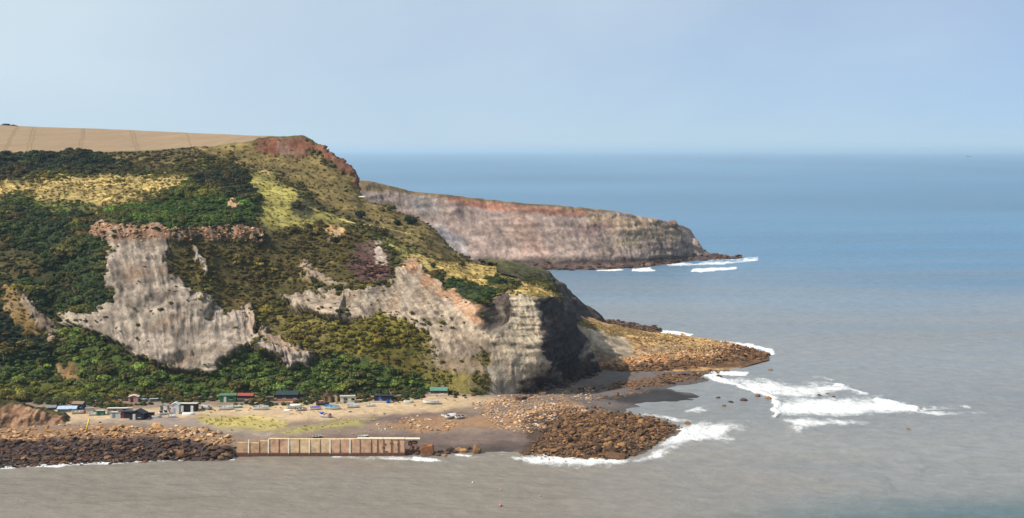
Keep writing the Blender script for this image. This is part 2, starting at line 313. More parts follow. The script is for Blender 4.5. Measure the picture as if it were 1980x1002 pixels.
# land cover: (outline, ground colour, bush density per m2, bush radius m, bush colour, rockiness, tussocks per m2)
DG, MG, OL, BR, BG = (46, 60, 30), (74, 96, 38), (112, 104, 48), (96, 78, 50), (84, 118, 40)
ZONES = [
 # upper brown-olive slope under the summit
 ([(370,283),(480,272),(530,300),(600,298),(690,352),(710,385),(825,432),(900,490),(930,506),(860,500),(760,462),(660,412),(560,345),(470,312),(400,296)], (120,104,62), .028, .8, (92,84,46), 0.03, .16, 9),
 # dark belt below the field
 ([(-120,302),(0,300),(150,296),(205,298),(255,320),(300,330),(230,346),(120,342),(40,346),(-120,352)], (44,50,30), .50, 1.7, (40,52,34), 0, 0, 5),
 ([(200,296),(300,290),(400,286),(380,320),(300,332),(240,322)], (96,84,54), .22, .9, (82,74,44), 0, .3, 5),
 # yellow grass bench
 ([(-110,356),(40,345),(170,336),(330,340),(372,352),(350,368),(300,378),(250,392),(200,404),(120,392),(40,384),(-110,390)], (180,156,98), .10, .75, (116,112,54), 0, .30, 16),
 ([(-110,386),(40,380),(130,390),(200,400),(120,420),(20,412),(-110,420)], (96,100,48), .20, .9, (80,92,40), 0, .5, 6),
 # green scrub in the middle
 ([(195,412),(270,395),(330,378),(378,350),(400,322),(455,326),(492,345),(505,385),(492,432),(440,440),(385,436),(330,452),(262,430)], (46,56,28), .55, 1.6, MG, 0, 0, 5),
 ([(372,348),(402,318),(470,326),(498,350),(502,392),(470,392),(430,380),(390,372)], (44,46,30), .50, 1.6, (48,56,34), 0, 0, 6),
 # olive pasture on the ridge
 ([(478,330),(515,332),(560,362),(615,402),(672,428),(640,440),(580,438),(520,446),(498,420),(500,380)], (150,140,76), .015, .8, (90,92,46), 0, .2, 8),
 ([(560,390),(600,385),(618,412),(590,422),(560,412)], (84,78,48), .25, .9, (66,66,40), 0, 0, 4),
 # mid mixed bracken and scrub
 ([(330,470),(500,455),(560,440),(690,440),(745,490),(765,520),(700,556),(600,560),(545,575),(500,600),(440,600),(400,570),(340,530)], (96,82,46), .40, 1.05, (100,88,46), 0, .1, 10),
 ([(690,470),(750,480),(755,540),(720,552),(670,520)], (104,74,66), .22, .8, (88,62,56), .2, 0, 6),
 # left dark scrub mass
 ([(-120,400),(60,400),(160,420),(200,455),(205,520),(215,590),(190,610),(100,615),(60,570),(-120,560)], (42,46,28), .52, 1.7, (60,74,36), 0, 0, 6),
 ([(-110,460),(0,462),(60,490),(90,530),(50,545),(-110,530)], (84,74,44), .30, 1.2, (84,78,42), 0, 0, 8),
 # shoreward thicket
 ([(-120,690),(0,690),(120,635),(205,640),(245,690),(300,715),(385,735),(430,690),(470,672),(545,712),(610,700),(700,690),(780,720),(860,748),(900,764),(700,790),(-120,810)], (44,52,28), .50, 1.8, (90,106,46), 0, 0, 7),
 ([(-120,560),(10,590),(70,640),(110,690),(60,700),(-120,700)], (36,42,24), .50, 1.7, (46,58,32), 0, 0, 6),
 ([(-120,730),(60,735),(180,750),(330,752),(320,790),(-120,810)], (74,76,36), .45, 1.5, (112,114,48), 0, 0, 6),
 # olive thin scrub on the lower right slope
 ([(488,602),(520,592),(580,606),(640,622),(740,606),(835,636),(842,680),(905,684),(955,690),(956,745),(900,762),(850,752),(760,712),(690,690),(610,690),(540,655),(500,640)], (122,108,70), .34, .95, (116,106,44), .2, .2, 5),
 ([(640,630),(740,612),(830,640),(800,690),(850,740),(740,700),(650,680)], (100,92,50), .46, 1.1, (118,108,40), 0, .1, 6),
 # foreland turf
 ([(770,478),(800,486),(860,502),(905,508),(960,514),(1020,540),(1078,572),(1030,574),(960,566),(915,548),(860,534),(815,514)], (188,162,98), .012, .6, (96,98,48), 0, .25, 4),
 ([(835,532),(880,540),(950,560),(940,580),(915,576),(870,556)], (66,78,34), .55, 1.1, (64,82,34), 0, 0, 3),
 ([(938,540),(965,533),(1000,538),(1002,550),(965,554),(940,550)], (66,78,34), .6, 1.1, (66,80,36), 0, 0, 3),
 ([(700,455),(770,470),(820,488),(780,492),(730,470)], (116,112,58), .10, .7, (80,84,42), 0, .4, 4),
 # bare shale
 ([(205,472),(250,458),(322,466),(326,522),(350,540),(365,562),(402,584),(432,606),(468,600),(482,650),(525,676),(602,686),(610,698),(562,716),(525,694),(478,676),(440,694),(420,712),(385,726),(340,716),(300,702),(258,692),(250,676),(215,650),(135,626),(120,606),(198,612),(226,580),(212,540)], (150,136,123), .012, .6, OL, 1, 0, 3),
 ([(30,572),(62,590),(98,630),(135,660),(118,678),(85,662),(55,628)], (136,119,102), .03, .5, OL, .7, 0, 4),
 ([(0,545),(22,560),(52,610),(72,655),(40,650),(14,600)], (140,112,66), .08, .7, BR, .3, .3, 5),
 ([(105,700),(140,705),(165,745),(130,740)], (134,106,66), .08, .6, BR, .3, .2, 5),
 ([(546,574),(600,572),(700,562),(758,552),(768,520),(790,500),(830,530),(872,562),(922,592),(938,640),(992,700),(1004,772),(935,775),(956,720),(944,676),(885,694),(842,682),(836,642),(742,604),(662,624),(602,606),(570,606)], (158,141,123), .008, .6, OL, 1, 0, 3),
 ([(778,498),(800,508),(860,552),(928,594),(938,636),(918,628),(880,588),(820,552),(775,520)], (172,134,104), 0, .6, OL, .9, 0, 4),
 # sandstone band
 ([(160,452),(198,428),(290,438),(330,446),(440,440),(500,452),(502,472),(440,462),(330,468),(250,466),(205,474)], (140,108,88), .08, .7, DG, .9, 0, 4),
 # red scarp below the summit
 ([(486,276),(572,263),(606,274),(655,304),(700,346),(702,378),(684,350),(650,318),(604,290),(586,302),(540,304),(508,294)], (112,72,54), .02, .5, (60,60,36), .4, 0, 3),
 # small bare patches
 ([(440,394),(450,386),(462,400),(456,408),(440,405)], (196,150,100), 0, .5, OL, .6, 0, 2),
 ([(626,436),(640,440),(664,446),(650,462),(636,468),(628,455)], (190,152,104), 0, .5, OL, .6, 0, 4),
 ([(718,470),(735,476),(752,505),(738,512),(722,490)], (176,158,146), 0, .5, OL, .8, 0, 4),
 ([(585,505),(600,520),(640,545),(690,556),(640,556),(600,545),(580,525)], (150,132,116), .05, .5, OL, .7, 0, 6),
 ([(366,472),(380,480),(398,520),(390,535),(376,505)], (168,154,140), 0, .5, OL, .8, 0, 3),
 ([(470,600),(486,590),(492,640),(480,660),(466,640)], (160,140,122), 0, .5, OL, .8, 0, 4),
 ([(500,640),(540,655),(600,686),(560,690),(510,672)], (158,134,112), .05, .5, OL, .7, 0, 4),
 ([(848,682),(890,690),(930,690),(945,720),(900,722),(860,710)], (150,130,108), .16, .7, OL, .5, 0, 7),
 # promontory cliffs
 ([(928,584),(958,572),(1004,570),(1034,576),(1082,572),(1125,620),(1156,690),(1160,725),(1085,752),(1004,778),(990,700),(938,640)], (176,160,138), 0, .5, OL, 1, 0, 3),  # nose colour paled to stand for sunlight on it
 ([(1030,578),(1082,570),(1122,620),(1140,690),(1160,725),(1100,750),(1050,730),(1056,690)], (50,43,42), 0, .5, OL, 1, 0, 3),  # seaward face: its shade is darkened into the ground colour
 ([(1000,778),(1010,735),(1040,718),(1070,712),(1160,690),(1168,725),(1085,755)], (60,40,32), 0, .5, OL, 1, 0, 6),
 ([(945,700),(975,706),(996,745),(998,775),(930,778),(946,745)], (164,152,136), 0, .5, OL, .03, 0, 3),
]
ground = np.empty(hpx.shape + (3,)); ground[:] = lin(90, 80, 50); bushc = np.empty_like(ground); bushc[:] = lin(84, 82, 42)
dens = np.full(hpx.shape, .34); bsz = np.full(hpx.shape, 1.2); rocky = np.zeros(hpx.shape); tuss = np.full(hpx.shape, .1)
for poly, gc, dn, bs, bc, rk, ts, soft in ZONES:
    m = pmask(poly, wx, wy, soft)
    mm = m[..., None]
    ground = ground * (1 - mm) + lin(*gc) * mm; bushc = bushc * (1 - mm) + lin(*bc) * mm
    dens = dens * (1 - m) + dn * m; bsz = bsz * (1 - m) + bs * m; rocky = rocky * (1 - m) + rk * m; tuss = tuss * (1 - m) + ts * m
spn = fbm(X0_ / 20, Z0_ / 13, 51.0, 4); spm = fbm(X0_ / 13, Z0_ / 9, 71.0, 4)
for msk, c_, k_ in ((sstep(.12, .4, spn), (118, 106, 46), .6), (sstep(.15, .45, -spn), (40, 48, 28), .55), (sstep(.18, .42, spm), (100, 110, 44), .5), (sstep(.2, .45, -spm), (112, 82, 48), .5)):
    mk = (k_ * msk)[..., None]; bushc = bushc * (1 - mk) + lin(*c_) * mk
# clumps that have gained a hold on bare ground, green and straw patches in the turf
hold = sstep(.22, .5, fbm(hpx / 30, hpy / 22, 12.0, 4)) * rocky; dens = dens + .16 * hold
tp = (sstep(.0, .45, fbm(hpx / 45, hpy / 12, 31.0, 4)) * np.clip(tuss * 1.3, 0, 1))[..., None]
ground = ground * (1 - .55 * tp) + .55 * tp * lin(116, 112, 56)
# shade painted into the rock colour of the promontory recess and upper seaward face
nose_shade = pmask([(924,588),(950,575),(990,576),(996,600),(984,640),(950,650),(930,632)], wx, wy, 4)
nose_shade = np.maximum(nose_shade, pmask([(1034,580),(1082,571),(1122,622),(1124,660),(1090,640),(1056,650),(1044,615)], wx, wy, 4))[..., None]
ground = ground * (1 - .9 * nose_shade) + .9 * nose_shade * lin(56, 46, 45)
uw = (sstep(.18, .42, dens) * .75)[..., None]; ground = ground * (1 - uw) + uw * bushc * .95
# footpaths
for pts, wd, c in [([(498,333),(512,330),(520,338)], 2.0, (200,165,115)), ([(600,402),(640,418),(680,432),(740,440),(800,452)], 1.6, (184,166,104)),
                   ([(380,286),(430,300),(500,330)], 1.4, (150,128,84)), ([(755,472),(800,496),(840,520)], 1.6, (176,158,98)), ([(395,284),(440,276),(490,268)], 1.5, (186,160,110))]:
    m = linemask(pts, hpx + 2 * nz * 3, hpy + nz * 3, wd)[..., None]; ground = ground * (1 - m) + lin(*c) * m; dens *= 1 - m[..., 0]
# relief
N, area = grid_normals(HP)
sgn = np.sign((N * np.array([0, -1, 0.4])).sum(-1).mean()); N = N * sgn
Nh = N.copy(); Nh[..., 2] *= 0.35; Nh /= np.linalg.norm(Nh, axis=-1, keepdims=True) + 1e-9
X_, Y_, Z_ = HP[..., 0], HP[..., 1], HP[..., 2]
strike = X_ * 0.9 + Y_ * 0.45
wrp = fbm(X_ / 30, Z_ / 22, 4.4, 3)
amp = (.45 + .7 * sstep(-.3, .4, fbm(X_ / 40, Z_ / 30, 8.8, 2))) * (1 - .72 * sstep(-80, -62, X_))
flat_ = 1 - .55 * sstep(-80, -62, X_)
gul = flat_ * 3.2 * fbm(strike / 15 + 1.2 * wrp, Z_ / 36 + .5 * wrp, 0.5, 3) + amp * (2.2 * ridged(strike / 8 + 1.6 * wrp, Z_ / 30, 2.5, 3) + 1.0 * ridged(strike / 3.4 + 1.8 * wrp, Z_ / 12, 4.0, 3))
ledge = perlin(Z_ / 7 + 1.3 * wrp, X_ / 45, 1.0)
strata = 1.3 * np.abs(ledge) + 0.65 * perlin(Z_ / 1.9 + 0.9 * nz + X_ / 90, X_ / 40, 3.0) + 0.4 * perlin(Z_ / .8 + .6 * nz, X_ / 18, 6.0)
lump = 2.2 * fbm(X_ / 24, Y_ / 24, Z_ / 24, 3) + 0.5 * nz2
shelf = 2.6 * sstep(30, 27.6, Z_ + 5 * wrp + .04 * X_) * sstep(12, 20, Z_) + 1.8 * sstep(19, 17.4, Z_ + 4 * wrp)
disp = rocky * shelf * (X_ < -60) + lump * (1 - 0.75 * rocky) + rocky * (gul + strata + 1.8 * nz + .5 * nz2 + .4 * nz3 + .45 * flat_ * ridged(strike / 1.7 + 1.5 * wrp, Z_ / 9, 33.0, 2))
rec = pmask([(930,560),(950,552),(972,552),(980,575),(982,605),(972,626),(952,634),(938,622),(928,596)], hpx + nz * 14 + 5 * nz2, hpy + nz * 12 + 5 * nz2, 7)
rec *= 1 + .5 * nz
edge = sstep(0, 8, np.arange(440))[None, :]
HP = HP + Nh * (disp * edge)[..., None]
HP = HP + np.array([0.30, 0.95, 0.0]) * (rec * 11)[..., None]
# strata colour banding on rock
band = 0.5 + 0.5 * perlin(HP[..., 2] / 2.6 + .8 * nz + X_ / 120, 2.0 + X_ / 80, 0.0)
streak = fbm(strike / 2.2, Z_ / 30, 2.0, 3)
tone = 1.4 * (band - .5) + 1.3 * flat_ * streak + 1.1 * nz + .8 * nz2 + 1.5 * nz3 + .8 * wrp + 1.0 * fbm(strike / 1.4, Z_ / 12, 61.0, 3)
crack = sstep(.80, .97, ridged(strike / 4.5 + 1.2 * wrp, Z_ / 9 + .6 * nz, 13.0, 3)) + .8 * sstep(.82, .97, 1 - 2 * np.abs(perlin(Z_ / 5.5 + 1.1 * nz + .3 * nz2, X_ / 16, 29.0)))
ground = ground * np.clip(np.exp(rocky * .62 * tone + (1 - rocky) * (1.2 * nz + .8 * nz2)), .35, 1.6)[..., None]
ground = ground * (1 - .55 * np.clip(crack * rocky, 0, 1) * sstep(-.2, .3, nz + nz2))[..., None]
warm = sstep(.1, .5, fbm(X_ / 16, Z_ / 9, 7.0, 3)) * rocky
ground = ground * (1 - .35 * warm[..., None]) + .35 * warm[..., None] * lin(150, 112, 82)
pale = sstep(.05, .3, fbm(X_ / 8 + .6 * wrp, Z_ / 11, 23.0, 4)) * rocky
ground = ground * (1 - .45 * pale[..., None]) + .45 * pale[..., None] * lin(186, 172, 154)
dk = sstep(.10, .34, fbm(X_ / 9 + .5 * wrp, Z_ / 5, 17.0, 5, .6)) * rocky
ground = ground * (1 - .62 * dk[..., None]) + .62 * dk[..., None] * lin(84, 70, 64)
ground = np.clip(ground, .008, .7)
M_HILL = ground_mat('hillside_ground', s1=.45, s2=2.2, var=.45, bump=.7, bdist=.6)
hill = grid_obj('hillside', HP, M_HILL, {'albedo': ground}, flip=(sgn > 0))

# ------------------------------------------------------------------ stubble field on the plateau
FLD = []
for px, pf, yf, ps, ys in [(-340,300,648,228,1010),(-130,299,648,236,990),(-40,298,648,240,980),(40,297,648,244,955),(120,296.5,648,247,930),(200,296,648,249.5,905),(300,293,648,254,850),(380,287,648,257.5,800),(440,279.5,650,260,760),(490,270.5,652,262.3,715),(530,264.5,653,263,690)]:
    zf = H - (pf - HZ) / F * yf; zs = H - (ps - HZ) / F * ys
    row = []
    for t in (0, .12, .3, .55, .8, 1.0):
        y = yf + (ys - yf) * t; z = zf + (zs - zf) * (t ** 0.92)
        row.append((px, HZ + F * (H - z) / y, y))
    row.insert(0, (px, HZ + F * (H - zf + 2.5) / (yf - 2), yf - 2))
    y = ys + 60; row.append((px, HZ + F * (H - zs + 1.5) / y, y)); y = ys + 250; row.append((px, HZ + F * (H - zs + 18) / y, y))
    FLD.append(row)
fpx, fpy, fY, FP = loft(FLD, 420, 240)
fn = fbm(FP[..., 0] / 30, FP[..., 1] / 30, 0, 4)
FP[..., 2] += .25 * fn
fg = np.empty(fpx.shape + (3,)); fg[:] = lin(150, 127, 100)
fg *= (1 + .22 * fn + .10 * perlin(FP[..., 0] / 2.4 + .02 * FP[..., 1], FP[..., 1] / 90, 1.0))[..., None]
tr = np.zeros(fpx.shape)
for pts in ([(32,243),(4,297)],[(36,243),(9,297)],[(63,244),(50,297)],[(69,244),(58,297)],[(160,248),(151,297)],[(164,248),(157,297)],[(252,252),(264,294)],[(258,252),(270,294)],[(360,256),(372,290)]):
    tr = np.maximum(tr, linemask(pts, fpx + 2.5 * perlin(fpy / 9, fpx / 40, 0), fpy, 1.1))
tr *= .75 + .5 * fn
tr = np.clip(tr, 0, 1)[..., None]
fg = fg * (1 - .62 * tr) + lin(92, 70, 46) * .62 * tr
hedge = linemask([(-120,293),(0,297),(200,295.5),(300,291.5),(380,285)], fpx, fpy, 1.5)[..., None]
fg = fg * (1 - hedge) + lin(96, 92, 50) * hedge
M_FIELD = ground_mat('field_stubble', s1=.25, s2=1.5, var=.16, bump=.3, bdist=.2)
grid_obj('field', FP, M_FIELD, {'albedo': fg})

# ------------------------------------------------------------------ dark north slope behind the foreland
NS = []
for Y, pts in [(528, [(960,524),(1030,548),(1052,572),(1068,602),(1080,632),(1090,662),(1098,700)]),
               (548, [(960,512),(1030,530),(1062,550),(1090,582),(1108,608),(1124,640),(1136,668)]),
               (566, [(940,507),(1020,521),(1056,540),(1090,572),(1112,600),(1130,622),(1146,650)]),
               (590, [(925,503),(1000,513),(1048,524),(1092,556),(1125,586),(1152,608),(1172,640)]),
               (612, [(925,503),(1000,513),(1046,526),(1092,560),(1126,588),(1158,610),(1184,640)]),
               (640, [(930,510),(990,522),(1030,540),(1070,572),(1110,600),(1150,622),(1180,640)]),
               (680, [(930,560),(980,575),(1010,590),(1050,610),(1090,622),(1120,630),(1150,640)])]:
    NS.append([(px, py, Y) for px, py in pts])
_, _, _, NP = loft(NS, 170, 170)
nn1 = fbm(NP[..., 0] / 9, NP[..., 1] / 9, NP[..., 2] / 9, 4)
NN, _ = grid_normals(NP); s2 = np.sign(NN[..., 2].mean()); NN *= s2
NP = NP + NN * (2.2 * nn1 + .9 * perlin(NP[..., 2] / 2.2 + nn1, NP[..., 1] / 30, 0) + .4 * ridged(NP[..., 1] / 5, NP[..., 2] / 20, 0))[..., None]
npx, npy = to_px(NP)
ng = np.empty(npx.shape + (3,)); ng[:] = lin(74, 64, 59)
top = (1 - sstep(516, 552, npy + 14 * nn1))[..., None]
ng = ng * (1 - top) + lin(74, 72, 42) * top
ng *= np.exp(1.6 * nn1 + .9 * fbm(NP[..., 1] / 2.5, NP[..., 2] / 2.0, NP[..., 0] / 2.5, 3))[..., None]
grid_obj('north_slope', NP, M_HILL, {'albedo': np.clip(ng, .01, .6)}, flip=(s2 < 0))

# ------------------------------------------------------------------ low spur running out to sea
SP = [
 [(1085,628,585),(1092,602,566),(1100,604,556),(1110,626,545),(1120,668,530),(1128,690,522),(1140,722,507),(1142,760,500)],
 [(1140,632,615),(1140,612,585),(1140,618,570),(1138,634,546),(1145,668,532),(1158,702,519),(1160,719,512),(1162,745,503)],
 [(1190,640,612),(1180,628,594),(1180,630,572),(1172,646,546),(1182,668,538),(1192,696,524),(1198,716,512),(1200,742,503)],
 [(1240,655,602),(1232,640,589),(1230,641,572),(1216,664,547),(1220,672,543),(1224,694,528),(1236,714,514),(1238,738,505)],
 [(1300,661,592),(1292,646,583),(1290,648,570),(1278,668,549),(1279,678,544),(1282,692,533),(1292,711,517),(1294,735,507)],
 [(1362,668,583),(1352,653,577),(1350,655,568),(1344,670,552),(1344,680,547),(1346,691,537),(1356,708,521),(1358,728,511)],
 [(1408,675,576),(1398,661,571),(1396,663,563),(1392,673,554),(1392,681,549),(1394,689,541),(1404,702,529),(1408,720,517)],
 [(1446,681,570),(1438,670,566),(1436,672,561),(1434,678,556),(1434,683,552),(1436,688,547),(1440,696,538),(1444,708,527)],
 [(1490,689,560),(1486,685,558),(1485,685.5,556),(1484,686,555),(1484,686.8,553),(1484,688,551),(1485,690,547),(1486,696,540)],
]
spx, spy, sY, SPP = loft(SP, 330, 150)
sn = fbm(SPP[..., 0] / 6, SPP[..., 1] / 6, SPP[..., 2] / 6, 4)
SPP[..., 2] += .55 * sn * sstep(0.2, 3, SPP[..., 2]) + .25 * sn
swx, swy = spx + 34 * fbm(spx / 34, spy / 12, 3, 4, .6), spy + 9 * fbm(spx / 34, spy / 12, 8, 4, .6)
sg = np.empty(spx.shape + (3,)); sg[:] = lin(172, 134, 90)
for poly, c, soft in [
  ([(1080,600),(1180,624),(1260,640),(1340,648),(1400,662),(1380,672),(1300,668),(1220,662),(1150,640),(1105,622)], (190,156,104), 4),
  ([(1105,612),(1150,630),(1210,650),(1200,658),(1140,640),(1105,628)], (128,116,62), 3),
  ([(1105,622),(1150,638),(1222,662),(1226,692),(1160,706),(1125,690)], (170,152,130), 6),
  ([(1150,668),(1190,690),(1165,704),(1140,690)], (120,98,80), 4),
  ([(1232,668),(1330,668),(1330,684),(1232,690)], (160,132,100), 5),
  ([(1150,702),(1230,692),(1350,690),(1350,700),(1160,715)], (184,118,66), 4),
  ([(1150,712),(1250,702),(1400,692),(1500,684),(1500,710),(1350,712),(1150,728)], (104,76,52), 3),
  ([(1370,672),(1420,664),(1480,680),(1490,690),(1400,694)], (118,82,58), 4)]:
    m = pmask(poly, swx, swy, soft)[..., None]; sg = sg * (1 - m) + lin(*c) * m
sg *= np.exp(1.1 * sn + .7 * fbm(SPP[..., 0] / 2, SPP[..., 1] / 3, 4, 3))[..., None]
s3n, _ = grid_normals(SPP)
grid_obj('low_spur', SPP, M_HILL, {'albedo': np.clip(sg, .01, .6)}, flip=(s3n[..., 2].mean() < 0))

# ------------------------------------------------------------------ far headland
HD = []
for px, pt, pf, yf, set_ in [(330,318,560,880,90),(500,330,545,905,80),(640,345,528,930,70),(700,352,522,950,66),(760,362,518,962,62),(820,374,517,968,58),(880,381,517,970,54),(940,387,518,968,52),(1000,392,519,965,50),(1060,397,520,962,48),
                             (1120,402,519,966,46),(1180,410,517,974,44),(1240,421,513,990,40),(1290,431,508,1012,36),(1318,437,504,1030,32),(1330,442,501,1040,30)]:
    zf = H - (pf - HZ) / F * yf; yt = yf + set_; zt = H - (pt - HZ) / F * yt
    row = [(px, pf + 4, yf - 16)]
    prof = [(0, .012), (.10, .05), (.22, .2), (.50, .48), (.82, .84), (.93, .955), (1, 1)]
    for a, b in prof:
        y = yf + set_ * a; z = zf + (zt - zf) * b; row.append((px, HZ + F * (H - z) / y, y))
    for dy, dz in ((30, -2.0), (90, -14), (170, -zt - 4)):
        y = yt + dy; row.append((px - dy * .1, HZ + F * (H - zt - dz) / y, y))
    HD.append(row)
def nose(cols):
    r = []
    for px, py, Y in cols: r.append((px, py, Y))
    return r
HD.append(nose([(1366,505,1036),(1362,501,1044),(1356,497,1047),(1350,490,1050),(1345,470,1058),(1338,453,1070),(1334,447,1074),(1332,444,1078),(1332,446,1100),(1330,450,1140),(1325,497,1160)]))
HD.append(nose([(1420,501,1046),(1410,498.5,1052),(1400,497,1056),(1384,494,1060),(1366,490,1066),(1352,482,1078),(1348,474,1090),(1346,470,1100),(1344,472,1120),(1342,480,1150),(1340,497,1170)]))
HD.append(nose([(1440,500,1056),(1432,498.5,1060),(1424,497.5,1064),(1414,496.5,1068),(1400,495.5,1074),(1385,494.5,1085),(1375,494,1095),(1368,493.5,1110),(1364,493,1130),(1360,494,1160),(1350,496,1175)]))
dpx, dpy, dY, DP = loft(HD, 760, 200)
dn1 = fbm(DP[..., 0] / 22, DP[..., 1] / 22, DP[..., 2] / 22, 4)
DN, _ = grid_normals(DP); s4 = np.sign((DN * np.array([0, -1, .4])).sum(-1).mean()); DN *= s4; DN[..., 2] *= .35
dst = DP[..., 0] + .4 * DP[..., 1]
rk = sstep(2, 8, DP[..., 2]) * (1 - sstep(0, 12, DP[..., 1] - (dY * 0 + 1095)))
dd = 4.5 * fbm(dst / 40 + .5 * dn1, DP[..., 2] / 70, 1, 3) + 2.0 * ridged(dst / 22 + .9 * dn1, DP[..., 2] / 60, 1, 3) + .8 * ridged(dst / 8 + .8 * dn1, DP[..., 2] / 24, 7, 2) + 1.6 * perlin(DP[..., 2] / 4 + dn1, dst / 90, 2) + 1.0 * dn1 + 1.2 * fbm(dst / 5, DP[..., 2] / 4, 3, 3)
DP = DP + DN * (dd * (.15 + .85 * rk))[..., None]
dwx, dwy = dpx + 8 * fbm(dpx / 30, dpy / 20, 3, 3), dpy + 5 * fbm(dpx / 30, dpy / 20, 9, 3)
dg = np.empty(dpx.shape + (3,)); dg[:] = lin(146, 127, 118)
for poly, c, soft in [
  ([(640,340),(700,350),(900,380),(1100,398),(1200,408),(1290,428),(1200,414),(1100,405),(1000,397),(880,388),(760,372),(690,372)], (112,94,66), 3),
  ([(860,386),(880,383),(960,394),(1060,402),(1140,410),(1130,420),(1040,412),(960,408),(890,398)], (146,100,82), 3.5),
  ([(985,405),(1010,410),(1040,450),(1060,500),(1010,490),(990,450)], (148,122,110), 18),
  ([(1130,412),(1240,420),(1330,445),(1300,470),(1200,455),(1140,440)], (156,134,112), 8),
  ([(780,378),(840,388),(850,420),(800,410)], (132,122,118), 6),
  ([(820,430),(860,440),(920,500),(880,500),(840,470)], (150,142,140), 8),
  ([(840,440),(900,460),(905,475),(850,462)], (112,106,110), 6),
  ([(880,392),(890,392),(900,430),(885,430)], (108,92,92), 5),
  ([(1110,440),(1170,430),(1190,440),(1130,455)], (120,96,92), 6),
  ([(1180,465),(1230,460),(1240,474),(1190,478)], (140,126,102), 8),
  ([(900,503),(1060,506),(1200,502),(1340,494),(1430,490),(1450,505),(1200,525),(900,530)], (92,74,68), 3)]:
    m = pmask(poly, dwx, dwy, soft)[..., None]; dg = dg * (1 - m) + lin(*c) * m
dband = perlin(DP[..., 2] / 3.2 + .8 * dn1, dst / 120, 4)
dsc = fbm((dst + DP[..., 2] * 1.1) / 9, DP[..., 2] / 40, 21, 3)
dg *= np.clip(np.exp(.7 * dn1 + .45 * dband + .35 * fbm(dst / 5, DP[..., 2] / 30, 1, 3) + .4 * dsc + 1.1 * fbm(dst / 5, DP[..., 2] / 3, 19, 4, .65)), .4, 1.6)[..., None]
M_HEAD = ground_mat('headland_rock', s1=.12, s2=.6, var=.35, bump=.6, bdist=1.2)
grid_obj('far_headland', DP, M_HEAD, {'albedo': np.clip(dg, .01, .6)}, flip=(s4 > 0))

# ------------------------------------------------------------------ foreshore (beach, platform, rock heap)
def sp(px, py, z):
    Y = F * (H - z) / (py - HZ); return ((px - 990) / F * Y, Y, z)
BPTS = [sp(*a) for a in [
 (-90,908,0),(0,903,0),(120,898,0),(230,893,0),(340,887,0),(440,885,0),
 (0,870,1.6),(120,868,1.8),(230,864,2),(340,864,2),(435,869,2),
 (0,840,3.2),(120,838,3.7),(230,833,4.1),(340,836,4.1),(440,850,3.9),
 (0,815,3.2),(150,812,3.3),(280,812,3.4),(400,825,3.5),(480,842,3.6),
 (560,847,3.6),(640,847,3.5),(720,845,3.4),(785,844,3.0),
 (300,795,3.6),(450,795,3.6),(600,800,3.4),(700,800,3.2),(800,805,3),(600,828,3.4),(750,825,3.1),
 (0,782,4),(100,792,4),(250,779,4.4),(400,776,4.4),(550,773,4.4),(700,769,4.6),(830,766,4.6),(900,766,4.2),(960,771,3.4),
 (860,835,2.4),(850,862,0.8),(900,880,-.2),(960,850,1.2),(960,873,0),(1040,866,0.15),(1000,830,1.8),(1000,790,2.6),(1080,760,1.9),(1100,800,2.2),(1060,840,1.7),
 (1080,845,1.9),(1150,835,2.4),(1220,824,2.0),(1290,826,.7),(1120,872,1.1),(1200,868,.9),(1200,892,-.2),(1050,884,0.1),(1150,897,-.5),(1282,856,-.1),(1325,825,-.3),(1005,889,-.3),
 (1150,719,1.2),(1160,752,.5),(1200,770,.36),(1250,768,.34),(1300,772,.28),(1340,775,.16),(1368,774,.0),(1250,746,.3),(1290,738,.25),(1350,727,.12),(1410,716,0),(1150,785,.5),(1225,803,0),(1300,803,-.3),(1400,760,-.4),(1320,757,-.15),(1262,752,.12),(1250,760,.3),
 (1500,740,-1.5),(1500,850,-1.5),(1400,880,-2),(1000,925,-1.5),(600,930,-2.5),(0,960,-2.5),(800,905,-1),(1480,702,-.7),(300,930,-2)]]
BPTS += [(-185,470,5), (-120,470,6), (-60,470,6), (-10,475,5), (30,525,1.0), (60,530,.5), (100,545,-1), (130,470,-2.5), (130,400,-3), (60,350,-3.5), (-60,345,-4), (-185,345,-3.5)]
BP_ = np.array(BPTS)
def _k(r2): return 0.5 * r2 * np.log(r2 + 1e-9)
_d2 = ((BP_[:, None, :2] - BP_[None, :, :2]) ** 2).sum(-1); n_ = len(BP_)
_A = np.zeros((n_ + 3, n_ + 3)); _A[:n_, :n_] = _k(_d2) + np.eye(n_) * 60.0
_A[:n_, n_] = 1; _A[:n_, n_ + 1:] = BP_[:, :2]; _A[n_:, :n_] = _A[:n_, n_:].T
_c = np.linalg.solve(_A, np.r_[BP_[:, 2], 0, 0, 0])
WX0, WX1, WY = (456 - 990) / F * 374.0, (800 - 990) / F * 374.0, 374.0      # harbour wall line
def beach_z(x, y):
    x = np.asarray(x, float); y = np.asarray(y, float); z = np.full(x.shape, _c[n_]) + _c[n_ + 1] * x + _c[n_ + 2] * y
    for i in range(n_): z = z + _c[i] * _k((x - BP_[i, 0]) ** 2 + (y - BP_[i, 1]) ** 2)
    front = sstep(374.6, 373.2, y) * sstep(WX0 - 1.5, WX0 + 1, x) * sstep(WX1 + 3, WX1 - 1, x)
    z = z * (1 - front) + np.minimum(z, -1.6) * front
    return z
def beach_hit(px, py):
    z = 2.5
    for _ in range(30):
        Y = F * (H - z) / (py - HZ); x = (px - 990) / F * Y
        z = .5 * z + .5 * float(beach_z(np.array([x]), np.array([Y]))[0])
    return x, Y, float(beach_z(np.array([x]), np.array([Y]))[0])
bx, by = np.meshgrid(np.linspace(-235, 125, 620), np.linspace(340, 560, 380), indexing='ij')
bz = beach_z(bx, by)
